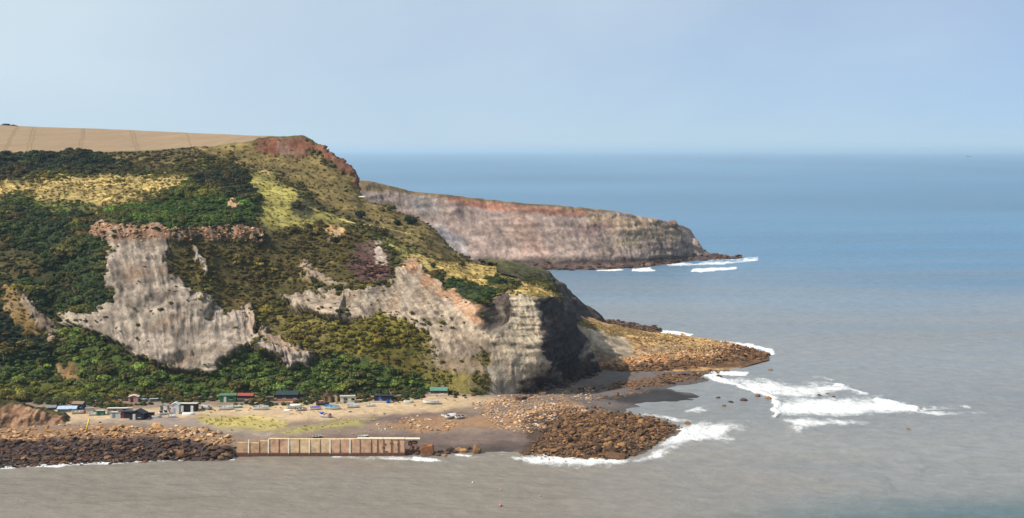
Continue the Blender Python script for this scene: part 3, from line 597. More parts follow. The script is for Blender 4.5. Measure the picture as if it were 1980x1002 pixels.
bn = fbm(bx / 9, by / 9, 0, 4); bn2 = fbm(bx / 2.2, by / 2.2, 3, 3)
BPm = np.stack([bx, by, bz], -1); bcx, bcy = to_px(BPm)
heapm = pmask([(1030,882),(1020,860),(1080,800),(1130,795),(1230,802),(1310,822),(1290,856),(1180,892)], bcx, bcy, 14)
armm = pmask([(-200,850),(0,846),(200,838),(330,836),(455,852),(456,886),(230,895),(-200,910)], bcx, bcy, 6)
BPm[..., 2] += .14 * bn + .05 * bn2 + (heapm + armm) * (.9 * bn2 + .6 * bn)
bwx, bwy = bcx + 16 * fbm(bcx / 50, bcy / 14, 4, 4), bcy + 4 * fbm(bcx / 50, bcy / 14, 7, 4)
bwx = bwx + 26 * fbm(bx / 7, by / 14, 41, 3); bwy = bwy + 8 * fbm(bx / 7, by / 14, 47, 3)
sand = np.empty(bcx.shape + (3,)); sand[:] = lin(132, 113, 98)
for poly, c, soft in [
  ([(-200,770),(160,795),(330,790),(700,770),(900,765),(1000,770),(900,790),(760,800),(640,812),(540,812),(400,806),(300,815),(160,818),(-200,815)], (190,164,132), 6),
  ([(560,780),(900,772),(860,785),(700,792)], (186,162,128), 6),
  ([(150,815),(300,818),(400,828),(520,845),(560,840),(420,815),(300,805)], (146,130,120), 4),
  ([(-200,825),(120,828),(200,825),(450,850),(455,862),(330,850),(-200,852)], (138,104,76), 6),
  ([(-200,850),(330,848),(456,866),(456,890),(-200,915)], (58,44,42), 4),
  ([(385,810),(470,806),(548,814),(552,826),(520,831),(460,830),(400,822)], (178,162,96), 7),
  ([(540,834),(600,822),(700,810),(724,811),(700,822),(620,829),(560,838)], (160,150,90), 6),
  ([(440,805),(530,811),(545,815),(500,811)], (214,190,124), 3),
  ([(700,812),(830,798),(950,798),(900,812),(760,818)], (108,88,80), 5),
  ([(740,822),(830,806),(960,806),(1110,770),(1130,800),(1060,830),(900,826),(800,838)], (150,116,86), 6),
  ([(560,846),(720,838),(900,838),(1060,832),(1060,862),(900,876),(800,880)], (112,94,86), 5),
  ([(800,862),(1050,852),(1050,870),(900,884),(800,886)], (92,76,70), 4),
  ([(1020,795),(1120,790),(1310,815),(1300,860),(1180,895),(1010,890)], (74,56,44), 8),
  ([(1100,770),(1160,720),(1300,712),(1420,712),(1400,790),(1230,806),(1130,790)], (104,92,88), 5),
  ([(1110,752),(1200,738),(1300,724),(1400,718),(1390,728),(1300,740),(1180,752)], (112,82,58), 3),
  ([(1170,770),(1280,752),(1360,770),(1300,784),(1200,782)], (52,46,47), 4),
  ([(960,768),(1080,744),(1160,714),(1160,735),(1060,762),(980,775)], (118,100,94), 3)]:
    m = pmask(poly, bwx, bwy, soft)[..., None]; sand = sand * (1 - m) + lin(*c) * m
wet = (1 - sstep(.05, .55, BPm[..., 2] + .15 * bn))[..., None]
sand = sand * (1 + .35 * bn + .25 * bn2)[..., None]
sand = sand * (1 - wet) + sand * wet * .62
M_BEACH = ground_mat('beach_shingle', s1=.6, s2=3.5, var=.35, bump=.5, bdist=.25, rough=.85, spec=.3)
grid_obj('beach', BPm, M_BEACH, {'albedo': np.clip(sand, .01, .6)})

# ------------------------------------------------------------------ brown bank at the left edge
BK = [
 [(-300,838,392),(-300,824,396),(-300,802,398),(-300,781,402),(-300,778,408),(-300,802,424)],
 [(-110,836,392),(-110,822,396),(-110,800,398),(-110,779,402),(-110,776,408),(-110,800,424)],
 [(-30,836,392),(-30,822,396),(-30,800,398),(-30,780,402),(-30,777,408),(-30,800,424)],
 [(40,834,394),(40,822,397),(40,804,399),(40,786,402),(40,783,408),(40,802,424)],
 [(85,831,396),(85,822,398),(85,808,400),(85,797,403),(85,793,409),(85,806,424)],
 [(120,828,398),(120,822,400),(120,815,402),(120,808,405),(120,805,411),(120,812,424)],
 [(150,828,402),(150,825,404),(150,822,406),(150,820,408),(150,818,414),(150,822,424)]]
kpx, kpy, kY, KP = loft(BK, 260, 100)
kn = fbm(KP[..., 0] / 5, KP[..., 1] / 5, KP[..., 2] / 5, 4); KN, _ = grid_normals(KP); s5 = np.sign(KN[..., 2].mean()); KN *= s5
KP = KP + KN * (2.4 * kn + .8 * ridged(KP[..., 0] / 3.5, KP[..., 2] / 9, 0, 2) + .25 * perlin(KP[..., 2] / .8, KP[..., 0] / 12, 0))[..., None]
kg = np.empty(kpx.shape + (3,)); kg[:] = lin(140, 108, 84)
m = sstep(4, -3, kpy + 4 * kn - np.interp(kpx, [-110, -30, 40, 85, 120, 150], [779, 781, 787, 799, 810, 821]))[..., None]
kg *= np.clip(np.exp(2.0 * kn + 1.0 * fbm(KP[..., 0] / 1.5, KP[..., 2] / 1.2, 3, 3)), .35, 1.6)[..., None]
kg = kg * (1 - m) + lin(82, 74, 42) * m
grid_obj('earth_bank', KP, M_HILL, {'albedo': np.clip(kg, .01, .5)}, flip=(s5 < 0))

# ------------------------------------------------------------------ sea
rows = np.unique(np.concatenate([[F * H / 40.0 * 1.0][:0], 90000 / 1.35 ** np.arange(0, 9),
        F * H / (np.linspace(24, 230, 110)), F * H / np.linspace(231, 640, 330), F * H / np.linspace(642, 800, 40), [220, 160, 100, 40]]))
cols = np.concatenate([np.linspace(-6000, -200, 12)[:-1], np.linspace(-200, 900, 180)[:-1], np.linspace(900, 1950, 480)[:-1], np.linspace(1950, 2200, 40)[:-1], np.linspace(2200, 8000, 12)])
qx, qY = np.meshgrid(cols, rows, indexing='ij')
SX = (qx - 990) / F * qY; SY = qY; qy = HZ + F * H / qY
near = 1 - sstep(900, 2200, SY)
sw = .16 * np.sin(SY / 5.2 + SX / 22 + 2.2 * fbm(SX / 60, SY / 40, 0, 3)) + .22 * fbm(SX / 16, SY / 7, 2, 4) + .12 * np.sin(SY / 11 - SX / 40 + 3 * fbm(SX / 120, SY / 70, 5, 2))
fx, fy = qx + 24 * fbm(qx / 60, qy / 14, 1, 5, .6), qy + 5.5 * fbm(qx / 60, qy / 14, 6, 5, .6)
foam = np.zeros(qx.shape); crest = np.zeros(qx.shape)
def fpoly(poly, val, soft=3, cr_=0.0):
    global foam, crest
    m = pmask(poly, fx, fy, soft * 3.4); foam = np.maximum(foam, m * val); crest = np.maximum(crest, m * cr_)
def fline(pts, val, w, cr_=0.0):
    global foam, crest
    m = linemask(pts, fx, fy, w); foam = np.maximum(foam, m * val); crest = np.maximum(crest, m * cr_)
fpoly([(1372,728),(1400,731),(1470,730),(1530,738),(1625,742),(1650,752),(1600,764),(1500,770),(1480,767),(1430,747)], .76, 4)
fline([(1372,727),(1420,743),(1470,762),(1500,771)], 1.0, 4, .5)
fpoly([(1497,776),(1640,768),(1705,772),(1770,792),(1745,797),(1690,800),(1600,806),(1500,804)], .82, 4)
fline([(1497,776),(1506,788),(1498,803)], 1.0, 6, .6)
fline([(1700,776),(1735,786),(1765,794)], 1.0, 6, .7)
fpoly([(1515,809),(1560,808),(1680,817),(1650,823),(1590,826),(1550,834),(1528,828)], .95, 4, .5)
fpoly([(1530,826),(1556,826),(1552,836),(1536,836)], 1.0, 3, .7)
fpoly([(1643,752),(1660,756),(1676,764),(1660,765)], 1.0, 3, .6)
fline([(1615,743),(1632,746)], .9, 3)
fline([(1765,796),(1810,801),(1840,801),(1900,797)], .55, 5)
fline([(1780,790),(1870,787)], .4, 5)
fpoly([(1272,868),(1290,845),(1312,826),(1345,820),(1400,820),(1440,823),(1408,832),(1396,842),(1420,849),(1370,852),(1310,863)], 0.92, 6, .4)
fpoly([(1330,820),(1400,812),(1480,816),(1440,826),(1380,826)], .68, 6)
fpoly([(985,886),(1040,881),(1110,879),(1170,884),(1225,892),(1262,878),(1300,862),(1310,868),(1250,892),(1190,900),(1100,905),(1030,898)], .92, 4, .3)
fline([(1268,744),(1285,755),(1312,763),(1345,769)], .95, 3)
fpoly([(1268,744),(1300,741),(1310,745),(1285,752)], .7, 3)
fpoly([(1328,797),(1352,786),(1378,791),(1360,797)], .8, 3)
fline([(1230,800),(1270,805),(1300,812),(1340,815)], .5, 4)
fline([(1345,713),(1380,706),(1420,706),(1450,697),(1478,688),(1492,681)], 1.0, 6, .2)
fline([(1370,722),(1400,722),(1440,723)], .8, 4)
fline([(1392,661),(1430,665),(1465,671),(1488,678)], .9, 4)
fline([(1255,640),(1290,642),(1335,647)], .85, 4)
fline([(-100,909),(0,904),(60,902),(120,898),(200,895),(240,893),(300,889),(340,887),(400,887),(450,886)], .7, 3.5)
fline([(640,884),(720,885),(830,889),(860,892)], .5, 3)
fline([(800,886),(850,889)], .8, 4); fline([(880,881),(905,883)], .7, 3); fline([(905,886),(940,884),(975,880)], .4, 3)
fline([(960,874),(1000,868),(1040,866)], .35, 3)
fline([(1155,523.5),(1195,522.5)], .72, 4); fline([(1218,523),(1258,521)], .78, 4); fline([(1338,522),(1380,521.5),(1425,520)], .80, 4)
fline([(1300,513),(1340,511),(1400,508),(1462,503)], .6, 3); fline([(1400,503),(1460,499)], .55, 2.5); fline([(1270,513),(1340,509),(1400,501),(1425,499)], .6, 2)
fline([(1480,815),(1600,812),(1900,802)], .22, 8); fline([(1040,515),(1270,515)], .35, 2)
fline([(1500,739),(1590,728),(1640,742)], .25, 4)
SZ = near * sw * .65 + crest * .9 * (1 + .6 * fbm(SX / 2, SY / 2, 0, 2))
SZ = SZ + near * foam * .18 * fbm(SX / 1.2, SY / 1.2, 3, 2)
# swell lines approaching the bay
for pts in ([(1540,838),(1600,840),(1680,868),(1770,900)], [(1760,800),(1830,812),(1980,818)], [(1300,880),(1500,905),(1700,940)]):
    SZ += .28 * linemask(pts, fx, fy, 20)
SZ *= 1 - sstep(0.0, -0.6, -np.ones_like(SZ)) * 0
silt = 1 - sstep(480, 1150, SY + 0.0 * SX + 160 * fbm(SX / 260, SY / 90, 4, 3))
silt = np.clip(silt + .28 * fbm(SX / 240, SY / 30, 1, 4), 0, 1)
teal = sstep(930, 1000, qy + (qx - 1900) * .05 + 26 * fbm(qx / 260, qy / 40, 2, 3)) * sstep(1200, 1700, qx)
brown = sstep(760, 900, qy + 30 * fbm(qx / 300, qy / 40, 3, 3)) * (1 - sstep(1000, 1900, qx) * .7)
band_ = fbm(SX / 1500, SY / (40 + SY * .06), 5, 4)
wc = np.empty(qx.shape + (3,)); wc[:] = lin(84, 126, 160)
wc = wc * (1 - silt[..., None]) + lin(134, 136, 138) * silt[..., None]
wc = wc * (1 - .75 * brown[..., None]) + .75 * brown[..., None] * lin(130, 118, 103)
wc = wc * (1 - .8 * teal[..., None]) + .8 * teal[..., None] * lin(72, 98, 102)
wc *= (1 + .35 * band_)[..., None]
m, n, l = new_mat('sea_water')
aw = n.new('ShaderNodeAttribute'); aw.attribute_name = 'water'; af = n.new('ShaderNodeAttribute'); af.attribute_name = 'foam'
geo = n.new('ShaderNodeNewGeometry')
mpn = n.new('ShaderNodeMapping'); mpn.inputs['Scale'].default_value = (.75, 1.0, 1.0); l.new(geo.outputs['Position'], mpn.inputs['Vector'])
w1 = noise_node(n, l, mpn.outputs['Vector'], .22, 7, .62); w2 = noise_node(n, l, mpn.outputs['Vector'], .035, 4, .6)
ad = n.new('ShaderNodeMath'); ad.operation = 'MULTIPLY_ADD'; ad.inputs[1].default_value = 3.0
l.new(w2.outputs['Fac'], ad.inputs[0]); l.new(w1.outputs['Fac'], ad.inputs[2])
bp = n.new('ShaderNodeBump'); bp.inputs['Strength'].default_value = .6; bp.inputs['Distance'].default_value = 1.3; l.new(ad.outputs[0], bp.inputs['Height'])
cmr = n.new('ShaderNodeMapRange'); cmr.inputs['From Min'].default_value = .3; cmr.inputs['From Max'].default_value = .7; cmr.inputs['To Min'].default_value = .86; cmr.inputs['To Max'].default_value = 1.14
l.new(w1.outputs['Fac'], cmr.inputs['Value'])
cmx = n.new('ShaderNodeMix'); cmx.data_type = 'RGBA'; cmx.blend_type = 'MULTIPLY'; cmx.inputs['Factor'].default_value = 1; l.new(aw.outputs['Color'], cmx.inputs['A']); l.new(cmr.outputs['Result'], cmx.inputs['B'])
pw = n.new('ShaderNodeBsdfPrincipled'); pw.inputs['Roughness'].default_value = .34; pw.inputs['IOR'].default_value = 1.33; pw.inputs['Specular IOR Level'].default_value = .32
l.new(cmx.outputs['Result'], pw.inputs['Base Color']); l.new(bp.outputs['Normal'], pw.inputs['Normal'])
# foam: lacy where thin, solid where thick
mf = n.new('ShaderNodeMapping'); mf.inputs['Scale'].default_value = (1.0, .55, 1.0); l.new(geo.outputs['Position'], mf.inputs['Vector'])
fn0 = noise_node(n, l, mf.outputs['Vector'], .05, 3, .6); fn1 = noise_node(n, l, mf.outputs['Vector'], .26, 7, .78)
fnn = n.new('ShaderNodeMath'); fnn.operation = 'MULTIPLY_ADD'; fnn.inputs[1].default_value = .9; l.new(fn0.outputs['Fac'], fnn.inputs[0])
fnm = n.new('ShaderNodeMath'); fnm.operation = 'MULTIPLY_ADD'; fnm.inputs[1].default_value = 1.5; fnm.inputs[2].default_value = -.70; l.new(fn1.outputs['Fac'], fnm.inputs[0]); l.new(fnm.outputs[0], fnn.inputs[2])
fa = n.new('ShaderNodeMath'); fa.operation = 'ADD'; l.new(af.outputs['Fac'], fa.inputs[0]); l.new(fnn.outputs[0], fa.inputs[1])
fr = n.new('ShaderNodeMapRange'); fr.interpolation_type = 'SMOOTHSTEP'; fr.inputs['From Min'].default_value = .80; fr.inputs['From Max'].default_value = 1.30; l.new(fa.outputs[0], fr.inputs['Value'])
pf_ = n.new('ShaderNodeBsdfPrincipled'); pf_.inputs['Base Color'].default_value = (.58, .59, .60, 1); pf_.inputs['Roughness'].default_value = .9
bf = n.new('ShaderNodeBump'); bf.inputs['Strength'].default_value = .9; bf.inputs['Distance'].default_value = 1.4; l.new(fnn.outputs[0], bf.inputs['Height']); l.new(bf.outputs['Normal'], pf_.inputs['Normal'])
msh = n.new('ShaderNodeMixShader'); l.new(fr.outputs['Result'], msh.inputs['Fac']); l.new(pw.outputs['BSDF'], msh.inputs[1]); l.new(pf_.outputs['BSDF'], msh.inputs[2])
om = n.new('ShaderNodeOutputMaterial'); l.new(msh.outputs['Shader'], om.inputs['Surface'])
grid_obj('sea', np.stack([SX, SY, SZ], -1), m, {'water': np.clip(wc, 0.005, .5), 'foam': foam}, flip=False)

# ------------------------------------------------------------------ rock and plant prototypes (shared mesh data)
def rock_mesh(name, seed, mat, flat=.72, sub=2):
    r = np.random.default_rng(seed); bm = bmesh.new(); bmesh.ops.create_icosphere(bm, subdivisions=sub, radius=1)
    pl = [(v / np.linalg.norm(v), .62 + .3 * r.random()) for v in r.normal(size=(9, 3))]
    st = np.array([1, .65 + .5 * r.random(), flat * (.8 + .4 * r.random())])
    off = r.random(3) * 50
    for v in bm.verts:
        p = np.array(v.co)
        for nrm, d in pl:
            k = p @ nrm - d
            if k > 0: p = p - nrm * k
        q = p * 1.7 + off
        p = p * (1 + .16 * float(perlin(np.array([q[0]]), np.array([q[1]]), np.array([q[2]]))[0]))
        v.co = p * st
    me = bpy.data.meshes.new(name); bm.to_mesh(me); bm.free(); me.materials.append(mat); return me
def bush_mesh(name, seed, mat, nl=420, lobes=7, leaf=.15, hgt=.8, round_=False):
    r = np.random.default_rng(seed); V = []; Fc = []
    cs = []
    for k in range(lobes):
        a = r.random() * 6.283; d = .55 * math.sqrt(r.random()); cs.append((d * math.cos(a), d * math.sin(a), (.25 + .55 * r.random() * (1 - d * .6)) * hgt, .34 + .22 * r.random()))
    for i in range(nl):
        c = cs[r.integers(lobes)]
        dr = r.normal(size=3); dr /= np.linalg.norm(dr)
        if dr[2] < -.35: dr[2] *= -1
        rad = c[3] * (1 - .35 * r.random() ** 3) * (1 + .12 * r.normal())
        p = np.array(c[:3]) + dr * rad * np.array([1, 1, .85])
        if p[2] < .02: p[2] = .02 + .1 * r.random()
        nrm = dr + .38 * r.normal(size=3); nrm /= np.linalg.norm(nrm)
        t = np.cross(nrm, r.normal(size=3)); t /= np.linalg.norm(t); b = np.cross(nrm, t)
        s = leaf * (.6 + .9 * r.random()); k = len(V)
        V += [p - t * s, p - b * s * .6, p + t * s, p + b * s * .6]; Fc.append((k, k + 1, k + 2, k + 3))
    return mesh_np(name, V, Fc, mat, False)
def tuft_mesh(name, seed, mat):
    r = np.random.default_rng(seed); V = []; Fc = []
    for i in range(26):
        a = r.random() * 6.283; d = .35 * math.sqrt(r.random()); p = np.array([d * math.cos(a), d * math.sin(a), 0]); ln = .35 + .4 * r.random()
        lean = np.array([math.cos(a) * .35 + .15 * r.normal(), math.sin(a) * .35 + .15 * r.normal(), 1]) * ln; w = np.array([-math.sin(a), math.cos(a), 0]) * .09
        k = len(V); V += [p - w, p + w, p + lean]; Fc.append((k, k + 1, k + 2))
    return mesh_np(name, V, Fc, mat, False)
M_LEAF = leaf_mat('scrub_leaf')
M_SAND = rock_mat('sandstone', [(112,84,58),(178,132,86),(200,152,102),(150,112,80),(222,188,146),(132,100,74)])
M_SHNG = rock_mat('shingle_stone', [(120,92,74),(206,150,96),(170,138,114),(228,180,124),(150,122,106),(240,224,202)])
M_WEED = rock_mat('weedy_rock', [(66,47,34),(126,90,58),(92,65,44),(164,124,82),(54,42,37),(138,100,66)])
M_DARK = rock_mat('dark_rock', [(52,38,35),(86,62,50),(62,46,42),(120,86,62),(56,42,38),(140,108,82)])
M_PALE = rock_mat('pale_rock', [(170,140,108),(190,160,126)])
def cliff_rock_set(mat, key): return [rock_mesh(f'{key}_{i}', 100 + i * 7 + len(key), mat, sub=2) for i in range(6)]
ROCKS = {'sand': cliff_rock_set(M_SAND, 'sandstone'), 'shng': cliff_rock_set(M_SHNG, 'shingle'), 'weed': cliff_rock_set(M_WEED, 'weedy'), 'dark': cliff_rock_set(M_DARK, 'dark')}
ROCKLO = {'sand': [rock_mesh(f'cob_s{i}', 300 + i, M_SAND, .6, 1) for i in range(5)], 'shng': [rock_mesh(f'cob_g{i}', 320 + i, M_SHNG, .6, 1) for i in range(5)],
          'weed': [rock_mesh(f'cob_w{i}', 340 + i, M_WEED, .7, 1) for i in range(5)], 'dark': [rock_mesh(f'cob_d{i}', 360 + i, M_DARK, .65, 1) for i in range(5)]}
BUSH = [bush_mesh(f'bush_{i}', 40 + i, M_LEAF, lobes=5 + i % 4, hgt=.75 + .12 * (i % 3)) for i in range(7)]
TUFT = [tuft_mesh(f'tuft_{i}', 80 + i, M_LEAF) for i in range(4)]

def scatter(name, label, pts, scl, rot, cols, meshes):
    """one 'stuff' object whose points carry instances of a few small meshes"""
    n0 = len(pts); me = bpy.data.meshes.new(name); me.vertices.add(n0); me.vertices.foreach_set('co', np.asarray(pts, np.float32).ravel())
    def at(nm, ty, key, arr): a = me.attributes.new(nm, ty, 'POINT'); a.data.foreach_set(key, arr.ravel())
    at('scl', 'FLOAT_VECTOR', 'vector', np.asarray(scl, np.float32)); at('rot', 'FLOAT_VECTOR', 'vector', np.asarray(rot, np.float32))
    at('idx', 'INT', 'value', RNG.integers(0, len(meshes), n0).astype(np.int32))
    at('col', 'FLOAT_COLOR', 'color', np.c_[np.asarray(cols), np.ones(n0)].astype(np.float32))
    o = bpy.data.objects.new(name, me); link(o); tag(o, label, kind='stuff')
    c = bpy.data.collections.new(name + '_pieces')
    for i, pm in enumerate(meshes): c.objects.link(bpy.data.objects.new(f'{name}_piece_{i:02d}', pm))
    ng_ = bpy.data.node_groups.new(name + '_nodes', 'GeometryNodeTree')
    ng_.interface.new_socket('Geometry', in_out='INPUT', socket_type='NodeSocketGeometry'); ng_.interface.new_socket('Geometry', in_out='OUTPUT', socket_type='NodeSocketGeometry')
    nd, lk = ng_.nodes, ng_.links
    gi = nd.new('NodeGroupInput'); go = nd.new('NodeGroupOutput'); ip = nd.new('GeometryNodeInstanceOnPoints'); ci = nd.new('GeometryNodeCollectionInfo')
    ci.inputs['Collection'].default_value = c; ci.inputs['Separate Children'].default_value = True; ci.inputs['Reset Children'].default_value = True
    def na(nm, ty): q = nd.new('GeometryNodeInputNamedAttribute'); q.data_type = ty; q.inputs['Name'].default_value = nm; return q.outputs['Attribute']
    er = nd.new('FunctionNodeEulerToRotation'); lk.new(na('rot', 'FLOAT_VECTOR'), er.inputs[0])
    lk.new(gi.outputs[0], ip.inputs['Points']); lk.new(ci.outputs['Instances'], ip.inputs['Instance']); ip.inputs['Pick Instance'].default_value = True
    lk.new(na('idx', 'INT'), ip.inputs['Instance Index']); lk.new(er.outputs[0], ip.inputs['Rotation']); lk.new(na('scl', 'FLOAT_VECTOR'), ip.inputs['Scale'])
    lk.new(ip.outputs['Instances'], go.inputs[0])
    md = o.modifiers.new('scatter', 'NODES'); md.node_group = ng_
    return o
def pick(P, ar, density, keep=None):
    lam = density * ar
    if keep is not None: lam = lam * keep
    cnt = RNG.random(lam.shape) < lam
    return np.nonzero(cnt)

# positions of buildings / boats are needed before planting (scrub keeps clear of them)
CLEAR = []

# ------------------------------------------------------------------ mesh builder for built things
class MB:
    def __init__(s): s.v = []; s.f = []
    def box(s, x0, x1, y0, y1, z0, z1):
        k = len(s.v); s.v += [(x0,y0,z0),(x1,y0,z0),(x1,y1,z0),(x0,y1,z0),(x0,y0,z1),(x1,y0,z1),(x1,y1,z1),(x0,y1,z1)]
        s.f += [tuple(k + i for i in q) for q in [(3,2,1,0),(4,5,6,7),(0,1,5,4),(1,2,6,5),(2,3,7,6),(3,0,4,7)]]; return s
    def prism(s, prof, y0, y1):               # profile in x,z extruded along y
        k = len(s.v); n = len(prof); s.v += [(x, y0, z) for x, z in prof] + [(x, y1, z) for x, z in prof]
        s.f += [tuple(k + i for i in range(n)), tuple(k + n + i for i in reversed(range(n)))] + [(k + i, k + n + i, k + n + (i + 1) % n, k + (i + 1) % n) for i in range(n)]; return s
    def prismx(s, prof, x0, x1):              # profile in y,z extruded along x
        k = len(s.v); n = len(prof); s.v += [(x0, y, z) for y, z in prof] + [(x1, y, z) for y, z in prof]
        s.f += [tuple(k + i for i in reversed(range(n))), tuple(k + n + i for i in range(n))] + [(k + (i + 1) % n, k + n + (i + 1) % n, k + n + i, k + i) for i in range(n)]; return s
    def tube(s, a, b, r0, r1=None, n=8):
        r1 = r0 if r1 is None else r1; a = Vector(a); b = Vector(b); q = (b - a).to_track_quat('Z', 'Y'); k = len(s.v)
        for p, r in ((a, r0), (b, r1)):
            for i in range(n): w = p + q @ Vector((r * math.cos(6.28318 * i / n), r * math.sin(6.28318 * i / n), 0)); s.v.append(tuple(w))
        s.f += [(k + i, k + (i + 1) % n, k + n + (i + 1) % n, k + n + i) for i in range(n)] + [tuple(k + i for i in reversed(range(n))), tuple(k + n + i for i in range(n))]; return s
    def build(s, name, mat, parent=None, bevel=0.0, smooth=False):
        me = bpy.data.meshes.new(name); me.from_pydata(s.v, [], s.f); me.update(); me.materials.append(mat)
        if bevel or True:
            bm = bmesh.new(); bm.from_mesh(me); bmesh.ops.recalc_face_normals(bm, faces=bm.faces)
            if bevel: bmesh.ops.bevel(bm, geom=list(bm.edges), offset=bevel, segments=1, affect='EDGES')
            bm.to_mesh(me); bm.free()
        if smooth:
            for p in me.polygons: p.use_smooth = True
        o = bpy.data.objects.new(name, me); link(o, parent); return o
def root(name, label, cat, loc, rz=0.0, group=None):
    o = bpy.data.objects.new(name, None); o.empty_display_size = .5; link(o); o.location = loc; o.rotation_euler = (0, 0, rz); return tag(o, label, cat, group)

# ------------------------------------------------------------------ harbour wall
wall = root('harbour_wall', 'long ruined concrete harbour wall with ribs facing the sea', 'wall', (0, WY, 0))
u = 374.0 / F
def wxp(px): return (px - 990) * u
RIBS = [(481.7, 'w'), (502, 'd'), (520, 'w'), (540, 'd'), (559, 'w'), (579, 'd'), (599, 'w'), (619.5, 'd'), (639, 'w'), (658, 'd'), (677.5, 'w'), (696.5, 'd'), (718, 'd'), (730, 'd'), (742, 'd'), (757, 'd'), (770, 'd'), (783, 'd')]
C_PINK = paint('concrete_pink', (222,178,146), .9, .45, .7); C_TAN = paint('concrete_tan', (232,200,160), .9, .45, .7); C_BRN = paint('concrete_brown', (206,168,132), .9, .5, .7)
C_WHT = paint('rib_white', (250,242,226), .8, .2, 2.0); C_DRK = paint('rib_dark', (128,94,72), .9, .3, 2.0); C_FOOT = paint('tidal_stain', (112,76,62), .85, .4, 1.2); C_CAP = paint('coping_pale', (248,228,198), .85, .2, 1.0)
edges = [458] + [r[0] for r in RIBS] + [800]
for i in range(len(edges) - 1):
    a, b = edges[i], edges[i + 1]; x0, x1 = wxp(a) + .04, wxp(b) - .04
    mat = C_BRN if a < 515 else C_PINK if a < 555 else C_TAN if a < 635 else C_PINK
    top_ = 3.7 + random.uniform(-.2, .25) if a < 500 else 4.1 if a < 515 else 4.55 - .012 * (i % 3)
    if a >= 783: continue
    jag = .0 if a < 715 else random.uniform(.0, .22)
    pf2 = [(-.72 + jag, -2.0), (-.60 + jag, top_ * .3), (-.52 + jag, top_ * .62), (-.44 + jag, top_), (.75, top_), (.75, -2.0)]
    pn = MB().prismx(pf2, x0, x1).build('panel', mat, wall, .03); pn.rotation_euler.x = random.uniform(-.012, .012)
    MB().prismx([(-.86, -2), (-.86, .75 + .2 * random.random()), (-.68, .95), (-.62, -2)], x0 + .01, x1 - .01).build('footing', C_FOOT, wall, .03)
    if a < 515 and a > 460:
        for q in range(4): pass
for px, k in RIBS:
    x = wxp(px); w_ = .30 if k == 'w' else .16; hh = 4.5 if px < 500 else 4.7
    if px > 715: w_ = .2
    if px == 502: hh = 4.0
    MB().prismx([(-.84, .75 if k == 'w' else .1), (-.54 if k == 'w' else -.50, hh), (-.30, hh), (-.42, .75 if k == 'w' else .1)], x - w_ / 2, x + w_ / 2).build('rib', C_WHT if k == 'w' else C_DRK, wall, .02)
    if k == 'w': MB().prismx([(-.94, -1.6), (-.92, .74), (-.45, .74), (-.45, -1.6)], x - w_ / 2, x + w_ / 2).build('rib_foot', C_DRK, wall, .02)
for a, b in [(520, 559), (559.5, 599), (599.5, 639), (639.5, 690), (690.5, 740), (740.5, 783), (783.5, 812)]:
    hz_ = (4.84 if a > 685 else 4.64) + random.uniform(-.05, .05)
    MB().box(wxp(a), wxp(b), -.48, .85, 4.56, hz_).build('coping', C_CAP if a > 685 else C_TAN, wall, .04)
for px, z0, ww, hh in [(742, 2.0, .8, .6), (745, 3.0, .5, .5), (757, 3.4, .9, .35), (770, 2.9, .6, .6), (748, .7, .9, .7)]:
    MB().box(wxp(px) - ww / 2, wxp(px) + ww / 2, -.60, -.2, z0, z0 + hh).build('broken_hollow', C_DRK, wall, .04)
# collapsed east end: tumbled lumps of the core
C_CORE = paint('core_brown', (122,84,60), .95, .5, 1.2)
for i, (px, z, sx, sy, sz, rz) in enumerate([(790, .2, 1.0, .9, 1.1, .3), (796, 1.6, .9, .8, .9, -.4), (802, 3.1, 1.1, .7, .8, .2), (808, .0, 1.2, 1.0, 1.0, .8), (806, 1.7, .8, .9, .9, 1.2), (793, 2.9, .7, .8, .8, .5)]):
    me = rock_mesh('wall_lump', 500 + i, C_CORE, .9, 2); o = bpy.data.objects.new('tumbled_block', me); link(o, wall); o.location = (wxp(px), random.uniform(.2, .7), z + .4); o.scale = (sx, sy, sz); o.rotation_euler = (.2, .1, rz)

# blocks and rocks trailing off the wall end
def place_rock(name, label, cat, px, py, r, key, seed, group=None, sink=.3, sc=(1, 1, .9), zmin=None):
    x, y, z = beach_hit(px, py)
    if zmin is not None and z < zmin: z = zmin; y = F * (H - z) / (py - HZ); x = (px - 990) / F * y
    o = bpy.data.objects.new(name, ROCKS[key][seed % 6]); link(o); o.location = (x, y, z + r * sc[2] * .6 - r * sink); o.scale = (r * sc[0] * random.uniform(.85, 1.35), r * sc[1] * random.uniform(.7, 1.1), r * sc[2] * random.uniform(.6, 1.1)); o.rotation_euler = (random.uniform(-.3, .3), random.uniform(-.3, .3), random.uniform(0, 6.28))
    return tag(o, label, cat, group)
blk = root('masonry_block', 'flat-topped rusty brown masonry block just past the wall end', 'block', (*beach_hit(827, 876)[:2], -.3))
MB().prism([(-1.9, 0), (1.8, 0), (1.7, 2.6), (1.2, 2.85), (-1.5, 2.75), (-1.9, 2.2)], -1.2, 1.2).build('block_core', paint('block_rust', (150,98,62), .95, .5, 1.0), blk, .12)
MB().prism([(-1.7, 2.74), (1.4, 2.8), (1.3, 3.0), (-1.5, 2.98)], -1.0, 1.1).build('block_top', paint('block_top', (164,106,66), .95, .4, 1.0), blk, .04)
place_rock('boulder', 'large lone brown boulder in shallow water right of the wall ruins', 'boulder', 922, 877, 2.0, 'weed', 1, sc=(1.05, 1, 1.0), zmin=-.2, sink=.1)
place_rock('boulder', 'pale triangular boulder at waterline below the dark armour slope', 'boulder', 349, 884, 1.35, 'sand', 4, sc=(1.0, .9, 1.25), zmin=-.1, sink=.1)
